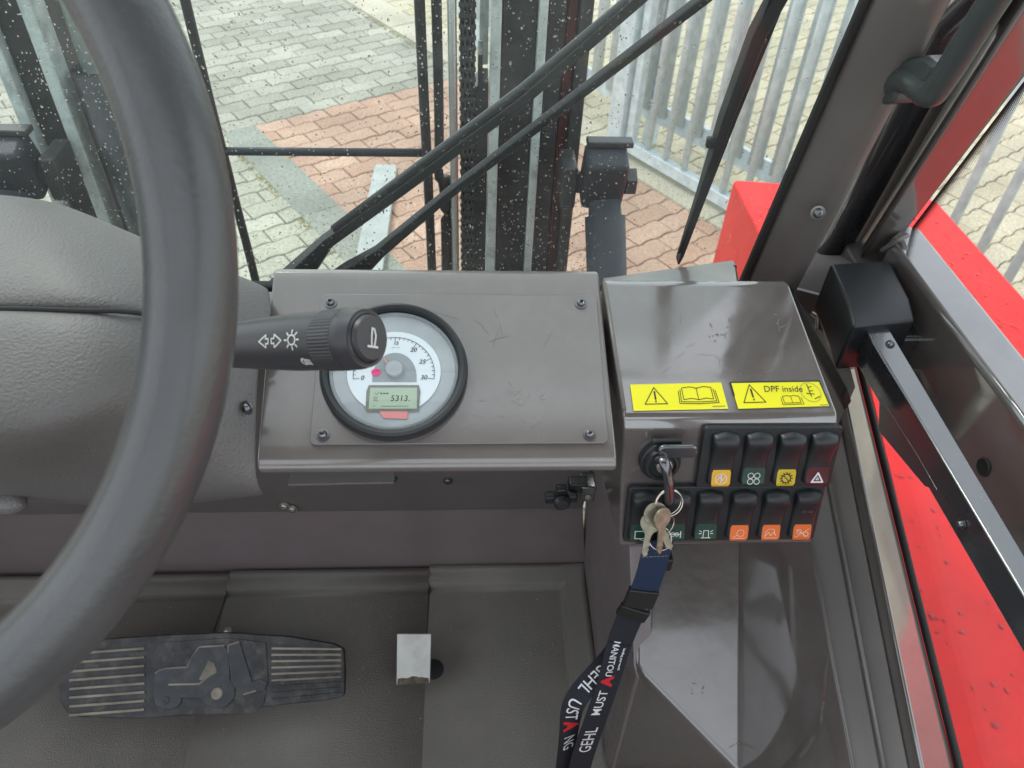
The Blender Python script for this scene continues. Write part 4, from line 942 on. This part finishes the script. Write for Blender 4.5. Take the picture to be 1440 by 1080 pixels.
# lanyard -----------------------------------------------------------
ln = T('lanyard', 'navy and black lanyard printed GEHL and MUSTANG hanging from the keys to the floor', 'lanyard', PY(900, 850, .34))
def ribbon_path(pts, n=14): return smooth_path(pts, n)
class Ribbon:
    def __init__(s, pts, w, face, th=.0011):
        s.p = smooth_path(pts, 12); s.w = w; s.th = th; s.L = [0]
        for a, b in zip(s.p[:-1], s.p[1:]): s.L.append(s.L[-1]+np.linalg.norm(b-a))
        s.face = smooth_path(face, 12); s.A = []; s.N = []
        for i, p in enumerate(s.p):
            d = s.p[min(i+1, len(s.p)-1)]-s.p[max(i-1, 0)]; d /= np.linalg.norm(d); nf = s.face[i]/np.linalg.norm(s.face[i])
            a = np.cross(nf, d); a /= np.linalg.norm(a); s.A.append(a); s.N.append(np.cross(d, a))
    def f(s, l, v, h=0):
        l = min(max(l, 0), s.L[-1]-1e-6); i = max(0, np.searchsorted(s.L, l, 'right')-1); i = min(i, len(s.p)-2); t = (l-s.L[i])/(s.L[i+1]-s.L[i])
        m = lambda X: X[i]*(1-t)+X[i+1]*t
        return m(s.p)+m(s.A)*v+m(s.N)*h
    def build(s, name, m, parent, l0=0, l1=None):
        l1 = l1 or s.L[-1]; ls = np.linspace(l0, l1, 60); vs = []; fs = []
        for l in ls: vs += [s.f(l, -s.w/2, -s.th/2), s.f(l, s.w/2, -s.th/2), s.f(l, s.w/2, s.th/2), s.f(l, -s.w/2, s.th/2)]
        for i in range(len(ls)-1):
            for j in range(4): fs.append((i*4+j, i*4+(j+1) % 4, i*4+4+(j+1) % 4, i*4+4+j))
        fs += [(0, 1, 2, 3), tuple(range(len(vs)-4, len(vs)))]
        return link(name, rawmesh(name, vs, fs), m, parent)
def LY(px, py, y=.335): return PY(px, py, y)
upw = (.15, -.9, .4)
r1 = Ribbon([LY(926, 762, .336), LY(914, 808, .342), LY(897, 850, .345), LY(884, 872, .345), LY(868, 915, .335), LY(855, 962, .32), LY(838, 1010, .305), LY(820, 1062, .295), LY(806, 1120, .29)], .0225, [(-.05, -.8, .6)]*4+[(.1, -.8, .6), (.25, -.8, .5), (.2, -.8, .5), (.1, -.8, .5), (.1, -.8, .5)])
Ltot = r1.L[-1]
def r1_at(py):
    ys = [proj(p)[1] for p in r1.p]; return float(np.interp(py, ys, r1.L))
r1.build('navy_loop', M_navy, ln, 0, r1_at(838)); r1.build('strap', M_strap, ln, r1_at(838), Ltot)
for py in (781, 853): 
    l = r1_at(py); strokes('stitching', None, [[(l, -.0105+i*.0030), (l, -.0105+i*.0030+.002)] for i in range(7)], .0005, .001, M_cream, ln, f=r1.f)
for py0, py1, ex in ((829, 852, .0014), (855, 868, .0018)):
    a, b = r1_at(py0), r1_at(py1); c = r1.f((a+b)/2, 0); i = max(0, np.searchsorted(r1.L, (a+b)/2)-1); A = r1.A[i]; N = r1.N[i]; D = np.cross(A, N)
    box('buckle', c, (b-a, r1.w+ex*2, .006), M_buckle, ln, ax=(D, A, N), bevel=.0014)
box('buckle_tab', LY(934, 788, .36), (.012, .012, .016), M_buckle, ln, bevel=.002)
r2 = Ribbon([LY(872, 905, .337), LY(848, 938, .333), LY(823, 966, .322), LY(806, 992, .312), LY(800, 1030, .305), LY(795, 1070, .30), LY(788, 1120, .30)], 
 .0200, [(.1, -.8, .6), (-.1, -.7, .6), (-.5, -.6, .6), (-.2, -.8, .5), (.3, -.8, .5), (.3, -.8, .5), (.3, -.8, .5)])
r2.build('strap', M_strap, ln, 0.0)
def rt(rb, s, py, size, shift=0, m=M_white, rot=0, bold=.0001, sx=1.0, flip=1):
    ys = [proj(p)[1] for p in rb.p]; l = float(np.interp(py, ys, rb.L))
    text('lettering', s, size, lambda x, y: rb.f(l+x*flip, (y*flip)+shift, .0012), m, ln, bold=bold, sx=sx)
rt(r1, 'MANITOU', 925, .0088, -.003, sx=.95); rt(r1, 'handling your world', 925, .0030, .0055)
rt(r1, 'MUST', 988, .0125, -.002, flip=-1, sx=.9); rt(r1, 'A', 957, .0150, -.002, m=M_redp, flip=-1, bold=.0009)
rt(r1, 'GEHL', 1040, .0165, .0, flip=-1, sx=1.0)
rt(r2, 'GEHL', 953, .0150, 0, sx=.9)
rt(r2, 'UST', 998, .0160, .0, sx=1.0); rt(r2, 'A', 1019, .0185, .0, m=M_redp, bold=.0011); rt(r2, 'NG', 1043, .0160, .0, sx=1.0)

# ================================================================== STEERING COLUMN, STALK, WHEEL
col = T('steering_column_cowl', 'grey grained plastic steering column cowl split by a dark seam', 'cowl', (-.28, .42, 1.45))
def rowp(l): return [PD(*q) for q in l]
up_rows = [
 rowp([(-160, 330, .62), (-60, 330, .62), (60, 340, .62), (120, 360, .62), (205, 400, .62), (290, 430, .62), (345, 440, .60), (368, 450, .585)]),
 rowp([(-160, 262, .56), (-60, 268, .56), (50, 274, .56), (110, 292, .56), (200, 330, .56), (280, 360, .57), (340, 386, .57), (374, 402, .565)]),
 rowp([(-160, 275, .52), (-60, 280, .52), (45, 286, .52), (105, 303, .52), (190, 345, .53), (270, 376, .545), (335, 400, .55), (380, 416, .555)]),
 rowp([(-160, 320, .49), (-60, 325, .49), (40, 328, .49), (110, 335, .49), (180, 362, .50), (262, 396, .525), (330, 415, .54), (384, 440, .55)]),
 rowp([(-160, 375, .465), (-60, 378, .465), (40, 380, .465), (110, 383, .466), (180, 395, .475), (250, 420, .50), (325, 450, .53), (378, 470, .545)]),
 rowp([(-160, 424, .448), (-60, 427, .448), (40, 429, .448), (110, 431, .45), (180, 433, .458), (240, 445, .485), (318, 480, .52), (372, 500, .54)]),
 rowp([(-160, 429, .456), (-60, 432, .456), (40, 433, .456), (110, 435, .458), (180, 437, .466), (240, 449, .492), (318, 484, .525), (370, 504, .542)]),
]
surf('upper_cowl', up_rows, M_cowl, col, sub=2)
lo_rows = [
 rowp([(-160, 432, .456), (-60, 434, .456), (40, 436, .456), (110, 438, .458), (180, 440, .466), (240, 453, .492), (318, 489, .525), (366, 510, .542)]),
 rowp([(-160, 436, .446), (-60, 438, .446), (40, 440, .446), (110, 442, .448), (180, 445, .456), (240, 458, .482), (316, 494, .518), (363, 520, .538)]),
 rowp([(-160, 500, .432), (-60, 502, .432), (40, 500, .432), (110, 500, .434), (175, 500, .445), (235, 510, .475), (310, 540, .512), (361, 560, .535)]),
 rowp([(-160, 580, .418), (-60, 582, .418), (40, 582, .420), (105, 575, .425), (160, 560, .438), (230, 565, .470), (308, 590, .508), (360, 600, .532)]),
 rowp([(-160, 618, .420), (-60, 618, .420), (35, 614, .422), (100, 600, .43), (155, 585, .448), (230, 605, .475), (305, 635, .508), (360, 640, .530)]),
 rowp([(-160, 640, .445), (-60, 640, .445), (35, 636, .447), (100, 622, .455), (160, 612, .47), (232, 640, .49), (300, 665, .515), (362, 672, .530)]),
 rowp([(-160, 668, .50), (-60, 668, .50), (35, 668, .50), (100, 665, .505), (170, 665, .51), (235, 675, .515), (305, 684, .525), (372, 690, .540)]),
 rowp([(-160, 690, .56), (-60, 690, .56), (35, 694, .56), (100, 700, .56), (170, 705, .56), (240, 705, .56), (310, 700, .56), (376, 694, .56)]),
 rowp([(-160, 700, .66), (-60, 700, .66), (35, 702, .66), (100, 706, .66), (170, 708, .66), (240, 706, .66), (310, 698, .64), (372, 680, .62)]),
]
surf('lower_cowl', lo_rows, M_cowl, col, sub=2)
sm_pts = [PD(x, y+.5, d-.0045) for x, y, d in ((-160, 430, .452), (-60, 432, .452), (40, 434, .452), (110, 436, .454), (180, 438, .462), (240, 451, .488), (318, 486, .521), (366, 506, .540))]
tube('seam_gap', smooth_path(sm_pts, 5), .0016, M_rubber, col, n=8)
# added pale shape in place of the bright opening at the far left
tl = T('light_opening_stand_in', 'pale grey lever end showing under the steering column at the left edge', 'lever', PD(0, 706, .56))
tube('lever_knob', smooth_path([PD(-70, 700, .58), PD(-20, 704, .575), PD(20, 704, .57), PD(34, 698, .57)], 5), [.012]*5+[.011]*6+[.010, .009, .0075, .004, .001], M_cowl, tl, n=18, flat=.8)

# stalk
stk = T('indicator_stalk', 'dark grey control stalk with ribbed ring and horn symbol on its end', 'lever', PD(335, 482, .42))
SA, SB = PD(292, 488, .428), PD(524, 475, .362)
sd, sa, sb = frame(SB-SA, (0, 0, 1)); SLn = np.linalg.norm(SB-SA)
if sb[2] < 0: sb = -sb
def stp(t): return SA+sd*SLn*t
vdir = -(stp(.4)-CAM); vdir -= sd*(vdir @ sd); vdir /= np.linalg.norm(vdir)
def t_of(px, o=0): return float(np.interp(px, [proj(SA+sd*SLn*t+vdir*.0145)[0] for t in np.linspace(0, 1, 60)], np.linspace(0, 1, 60)))
tr0, tr1 = t_of(431), t_of(462)
lathe('stem', [(0, -.02), (.0105, -.02), (.0112, SLn*.05), (.0128, SLn*.30), (.0142, SLn*.52), (.0146, SLn*.60), (.0147, SLn*tr1), (.0100, SLn*(tr1+.01))], SA, sd, M_stalk, stk, n=40)
# ribbed ring
n = 110; vs = []; fs = []
Ls = [SLn*tr0, SLn*(tr0+.005), SLn*(tr1-.005), SLn*tr1]
for li, L in enumerate(Ls):
    for j in range(n):
        a = 2*pi*j/n; r = (.0146 if li in (0, 3) else (.0151 if j % 2 else .0148)); vs.append(SA+sd*L+r*(cos(a)*sa+sin(a)*sb))
for i in range(3):
    for j in range(n): fs.append((i*n+j, i*n+(j+1) % n, (i+1)*n+(j+1) % n, (i+1)*n+j))
link('ribbed_ring', rawmesh('ribbed_ring', vs, fs), M_stalk, stk)
lathe('end_knob', [(.0146, SLn*(tr1-.004)), (.0149, SLn*tr1), (.0148, SLn*(tr1+(1-tr1)*.4)), (.0138, SLn*(tr1+(1-tr1)*.75)), (.0126, SLn*.970), (.0118, SLn*.978), (.0114, SLn*.970), (0, SLn*.972)], SA, sd, M_stalk, stk, n=48)
lathe('horn_button', [(.0112, SLn*.955), (.0112, SLn*.985), (.0102, SLn*.998), (0, SLn*1.0)], SA, sd, M_stalk, stk, n=40)
# printing: on the stalk surface facing the seat
vup = np.cross(vdir, sd); vup = vup if vup[2] > 0 else -vup
def srad(l):
    t = l/SLn; return float(np.interp(t, (.05, .30, .52, .60), (.0112, .0128, .0142, .0146)))+.0003
def sf(x, y, h=0):
    r = srad(x); a = y/r; return SA+sd*x+r*(cos(a)*vdir+sin(a)*vup)
def sl_at(px): 
    return float(np.interp(px, [proj(stp(t)+vdir*.013)[0] for t in np.linspace(0, 1, 30)], np.linspace(0, SLn, 30)))
xa_, xs_, xl_ = sl_at(383), sl_at(414), sl_at(423)
M_lp = M_icon
AW = .0042
def arrow(cx, s): return [[(cx-s*.001, .0012), (cx-s*.001, .0032), (cx+s*.0042, 0), (cx-s*.001, -.0032), (cx-s*.001, -.0012), (cx-s*.003, -.0012), (cx-s*.003, .0012), (cx-s*.001, .0012)]]
strokes('symbol', None, [[(x, y+.0012) for x, y in l] for l in arrow(xa_-.0042, -1)+arrow(xa_+.0042, 1)], .0007, 0, M_lp, stk, f=sf)
strokes('symbol', None, [[(x+xs_, y+.0012) for x, y in circ(0, 0, .0024, 14)]]+[[(xs_+.0034*cos(a), .0012+.0034*sin(a)), (xs_+.0048*cos(a), .0012+.0048*sin(a))] for a in np.linspace(0, 2*pi, 9)[:-1]], .0008, 0, M_lp, stk, f=sf)
strokes('symbol', None, [[(xl_+x, -.0105+y) for x, y in circ(0, 0, .0019, 10, 90, 270)+[(.0, -.0019), (.0, .0019)]], [(xl_+.001, -.0092), (xl_+.0038, -.0098)], [(xl_+.001, -.0105), (xl_+.0038, -.0112)], [(xl_+.001, -.0118), (xl_+.0038, -.0125)]], .0008, 0, M_lp, stk, f=sf)
HP = Plane(SA+sd*(SLn*1.0+.0003), np.cross(vup, sd)*1.0, vup)
_cu = CU-sd*(CU @ sd); HP = Plane(SA+sd*(SLn*1.0+.0003), np.cross(_cu, sd), _cu)
strokes('horn_symbol', HP, [[(-.0034, -.0040), (.0030, -.0044)], [(-.0008, -.0040), (-.0009, -.001), (-.0006, .0044), (.001, .004), (.0020, .001), (.0014, -.002), (.0009, -.0040)]], .0010, 0, M_white, stk)

# wheel
wh = T('steering_wheel', 'charcoal grey soft grip steering wheel close to the viewer', 'steering wheel', (-.266, .209, 1.758))
wc, wt, wr, wsk = np.array((-.2665, .2085, 1.7585)), radians(54), .177, .059
we1 = np.array((cos(wsk), sin(wsk), 0)); we2 = np.array((-sin(wsk)*cos(wt), cos(wsk)*cos(wt), sin(wt))); wn = np.cross(we1, we2)
pts = [wc+wr*(cos(a)*we1+sin(a)*we2) for a in np.linspace(0, 2*pi, 129)[:-1]]
tube('rim', pts, .0145, M_rim, wh, n=32, closed=True, up=wn)
lathe('hub', [(0, .012), (.035, .010), (.05, 0), (.045, -.02), (.02, -.06), (0, -.06)], wc-wn*.03, wn, M_rim, wh, n=40)
for a in (150, 210, 270 - 25):
    a = radians(a); d_ = cos(a)*we1+sin(a)*we2
    tube('spoke', smooth_path([wc-wn*.028+d_*.04, wc-wn*.022+d_*.10, wc+d_*(wr-.004)], 5), [.016]*5+[.013]*5+[.010], M_rim, wh, n=16, flat=.45, up=wn)
tube('steering_shaft', [wc-wn*.05, wc-wn*.11], .022, M_black, wh, n=20)

# ================================================================== FLOOR MAT AND PEDALS
fm = T('floor_mat', 'grey textured rubber floor mat in three pieces with a raised rim', 'floor mat', (-.1, .3, .95))
ZM = .952
def mpanel(x0, x1, y0, y1, x1t=None, rim_right=False, name='mat_piece'):
    # cross sections running to the firewall: flat field then rim
    ys = [(y0, 0), (y1-.040, 0), (y1-.034, .0), (y1-.032, .006), (y1-.029, .010), (y1-.014, .009), (y1-.010, .0125), (y1-.002, .0125), (y1, .0)]
    if rim_right: xs = [(x0, 0), (x1-.040, 0), (x1-.034, .0), (x1-.032, .006), (x1-.029, .010), (x1-.014, .009), (x1-.010, .0125), (x1-.002, .0125), (x1, .0)]
    else: xs = [(x0, 0), (x1, 0)]
    vs = []; fs = []
    for y, hy in ys:
        for x, hx in xs:
            t = (y-y0)/(y1-y0); xx = x + ((x1t-x1)*(1-t) if (x1t is not None and x > x0) else 0)
            vs.append((xx, y, ZM+max(hx, hy)))
    nx = len(xs)
    for i in range(len(ys)-1):
        for j in range(nx-1): fs.append((i*nx+j, i*nx+j+1, (i+1)*nx+j+1, (i+1)*nx+j))
    me = rawmesh(name, vs, fs, recalc=False); return link(name, me, M_mat, fm, smooth=True, solid=.008)
mpanel(-.95, -.3290, -.30, .620)
mpanel(-.3288, -.0541, -.30, .624)
mpanel(-.0539, .166, -.30, .628, rim_right=True)
tube('seam', smooth_path([(-.329, .618, ZM+.0085), (-.330, .592, ZM+.006), (-.3305, .580, ZM), (-.333, .55, ZM), (-.336, .49, ZM)], 6), .0010, M_rubber, fm, n=8)
tube('seam', [(-.054, .622, ZM+.0085), (-.054, .596, ZM+.006), (-.054, .585, ZM), (-.054, .505, ZM-.001)], .0010, M_rubber, fm, n=8)

# grit lying on the mat
random.seed(8); vs = []; fs = []
for i in range(260):
    x, y = random.uniform(-.45, .15), random.uniform(.32, .58); r = random.uniform(.0004, .0013); b = len(vs)
    vs += [(x+r*cos(a)*random.uniform(.7, 1.3), y+r*sin(a), ZM+.0001) for a in (0, 1.5, 3.1, 4.6)]+[(x, y, ZM+r*.8)]; fs += [(b+q, b+(q+1) % 4, b+4) for q in range(4)]
go_ = link('grit', rawmesh('grit', vs, fs), M_ridge, fm); go_['kind'] = 'stuff'
# brake pedal
bpd = T('brake_pedal', 'wide dusty rubber brake pedal with ribs and a raised vehicle emblem', 'pedal', PZ(300, 950, 1.0))
PP = Plane(PZ(300, 945, 1.010), (1, 0.0, 0), (0, cos(radians(18)), sin(radians(18))))
def pp(px, py, h=0): return PP.pt(px, py, h)
out = [(92, 1000), (84, 985), (84, 935), (98, 910), (150, 898), (225, 893), (320, 889), (410, 895), (470, 905), (483, 912), (485, 940), (484, 978), (462, 984), (400, 990), (300, 1003), (200, 1010), (110, 1008)]
outl = [PP.at(*q) for q in out]
prism('pedal_plate', [PP(x, y+.002, -.012) for x, y in outl], PP.n*.006, M_black, bpd, bevel=.002)
prism('rubber_pad', [PP(x, y, -.006) for x, y in outl], PP.n*.0062, M_pedal, bpd, bevel=.002, seg=3)
for i in range(8):
    t = i/7.0
    a = (115+i*(-3), 917+t*83) ; yl_ = 912+t*86; xl0 = 92; 
    p0, p1 = PP.at(xl0+6, yl_+8), PP.at(204, yl_)
    beam('rib', PP(*p0, .0012), PP(*p1, .0012), .0030, .0024, M_ridge, bpd, up=PP.n, bevel=.0008)
for i in range(9):
    t = i/8.0; y0 = 910+t*72; y1 = 912+t*62
    p0, p1 = PP.at(382, y0+2), PP.at(480, y1+1)
    beam('rib', PP(*p0, .0012), PP(*p1, .0012), .0026 if i < 6 else .002, .0024 if i < 6 else .0014, M_ridge if i < 6 else M_pedal, bpd, up=PP.n, bevel=.0008)
def zq(x, y): return PP.at(80+x*420/1440, 860+y*160/549)
em_bg = [(490, 150), (830, 128), (1010, 150), (1020, 330), (1000, 440), (960, 490), (520, 500), (460, 470), (430, 380), (430, 260)]
prism('emblem_plate', [PP(*zq(*q), .0) for q in em_bg], PP.n*.0016, M_pedal, bpd, bevel=.0006)
em = [(465, 330), (490, 290), (530, 278), (632, 272), (652, 225), (690, 175), (810, 168), (832, 190), (838, 330), (860, 370), (862, 400), (850, 430), (815, 462), (770, 468), (720, 452), (690, 420), (605, 418), (600, 445), (570, 472), (520, 476), (480, 455), (468, 400)]
prism('emblem', [PP(*zq(*q), .0014) for q in em], PP.n*.0022, M_emblem, bpd, bevel=.0006)
prism('emblem', [PP(*zq(*q), .0014) for q in [(825, 155), (885, 150), (945, 340), (985, 325), (1018, 345), (1000, 385), (905, 402), (890, 370), (845, 372)]], PP.n*.0020, M_emblem, bpd, bevel=.0006)
prism('emblem_window', [PP(*zq(*q), .0036) for q in [(735, 240), (760, 250), (775, 290), (700, 335), (690, 330)]], PP.n*.0004, M_ridge, bpd, bevel=0)
strokes('emblem_edge', PP, [[zq(*q) for q in ln_] for ln_ in ([(480, 300), (500, 285), (530, 277), (632, 271), (655, 222), (690, 174), (810, 167)], [(545, 355), (690, 352), (730, 320), (770, 295)], [(830, 200), (830, 165), (880, 150)], [(905, 402), (960, 385)])], .0018, .0038, M_ridge, bpd)
for cx, cy, r in ((530, 430, 18), (775, 398, 26)):
    x, y = zq(cx, cy); lathe('emblem_wheel', [(0, .0040), (r*.00008, .0040), (r*.00012, .0046), (r*.00022, .0046), (r*.00026, .0036)], PP(x, y), PP.n, M_ridge if r > 20 else M_emblem, bpd, n=20)
lathe('pedal_stud', [(0, .002), (.004, .0016), (.006, 0)], PZ(320, 888, .965), (0, -.2, 1), M_bolt, bpd, n=16)

# accelerator
ac = T('accelerator_pedal', 'small upright bare steel accelerator pedal plate with rust brown lower edge', 'pedal', PZ(582, 965, .955))
AP = Plane(PZ(582, 963, .975), (1, 0, 0), (0, cos(radians(40)), sin(radians(40))))
aq = [AP.at(*q) for q in ((557, 964), (605, 961), (607, 891), (558, 891))]
prism('plate', [AP(x, y, 0) for x, y in aq], -AP.n*.003, M_steel, ac, bevel=.0012, seg=2)
(ax0, ay0), (ax1, ay1) = aq[0], aq[1]
random.seed(4); gr = [(ax0+.001, ay0+.0005)]+[(ax0+(ax1-ax0)*t, ay0+.008+random.uniform(0, .003)*min(1, 4*t*(1-t)+.2)) for t in np.linspace(.05, .95, 14)]+[(ax1-.001, ay1+.0005)]
M_rust = mat('rust_grime', (.1, .08, .055), .8, var=.4, vscale=200, bump=.5)
poly('grime', AP, gr, .0004, M_rust, ac)
box('pedal_stem', AP((ax0+ax1)/2, (ay0+aq[2][1])/2, -.02), (.012, .012, .03), M_black, ac, bevel=.002)
lathe('floor_grommet', [(0, .0006), (.012, .0008), (.014, 0)], PZ(609, 941, ZM), (0, 0, 1), M_rubber, ac, n=24)  # dark disc stands in for the shaded slot hole behind the plate

# ================================================================== WIPER (outside the windscreen)
wp = T('windscreen_wiper', 'black twin arm windscreen wiper with long tapered blade outside the glass', 'wiper', ws(440, 385, -.03))
def warm(name, pts, w, hh, off, m=M_mast, more=()):
    P = [ws(x, y, -off) for x, y in pts]+[WS(x, (z-1.455)/WS.v[2], -off) for x, z in more]
    for i in range(len(P)-1):
        pass
    vs = []; fs = []
    for i, p in enumerate(P):
        d = P[min(i+1, len(P)-1)]-P[max(i-1, 0)]; d /= np.linalg.norm(d); a = np.cross(d, WS.n); ww = w[i]/2
        vs += [p-a*ww, p+a*ww, p+a*ww*.7-WS.n*-hh, p-a*ww*.7-WS.n*-hh]
    for i in range(len(P)-1):
        for j in range(4): fs.append((i*4+j, i*4+(j+1) % 4, i*4+4+(j+1) % 4, i*4+4+j))
    fs += [(0, 1, 2, 3), tuple(range(len(vs)-4, len(vs)))]
    return link(name, rawmesh(name, vs, fs), m, wp, bevel=.001)
M_wip = mat('satin_black_wiper_paint', (0.03, 0.033, 0.036), .35, var=.1, bump=.1, bscale=200)
warm('arm', [(385, 412), (425, 378), (462, 335), (560, 265), (735, 135), (895, -5), (1010, -110)], (.028, .028, .015, .0125, .012, .012, .012), .008, .025, M_wip)
tube('spring_rod', [ws(x, y, -.022) for x, y in ((470, 322), (560, 255), (735, 125), (885, 0), (1000, -110))], .0042, M_wip, wp, n=12)
warm('arm', [(450, 412), (500, 378), (535, 350), (630, 270), (800, 140), (985, -2), (1110, -100)], (.028, .028, .014, .0095, .009, .009, .009), .007, .02, M_wip)
warm('blade', [(952, 362), (957, 350), (985, 270), (1020, 160), (1065, 40), (1090, -5)], (.003, .0055, .009, .012, .014, .015, .022, .026, .016), .010, .014, M_wip, ((.246, 1.91), (.33, 2.25), (.355, 2.36)))  # unseen upper length added to reflect as a dark stripe in the control box
warm('blade_rubber', [(958, 352), (992, 270), (1032, 165), (1080, 45), (1118, -50)], (.002, .004, .005, .006, .006), .004, .018, M_rubber)
tube('blade_spine', [ws(x, y, -.006) for x, y in ((955, 355), (980, 285), (1012, 190), (1050, 80), (1090, -30))], .0016, M_wip, wp, n=8)
box('blade_clip', ws(1003, 200, -.008), (.012, .006, .010), M_wip, wp, bevel=.002)
print('objects', len(bpy.data.objects))
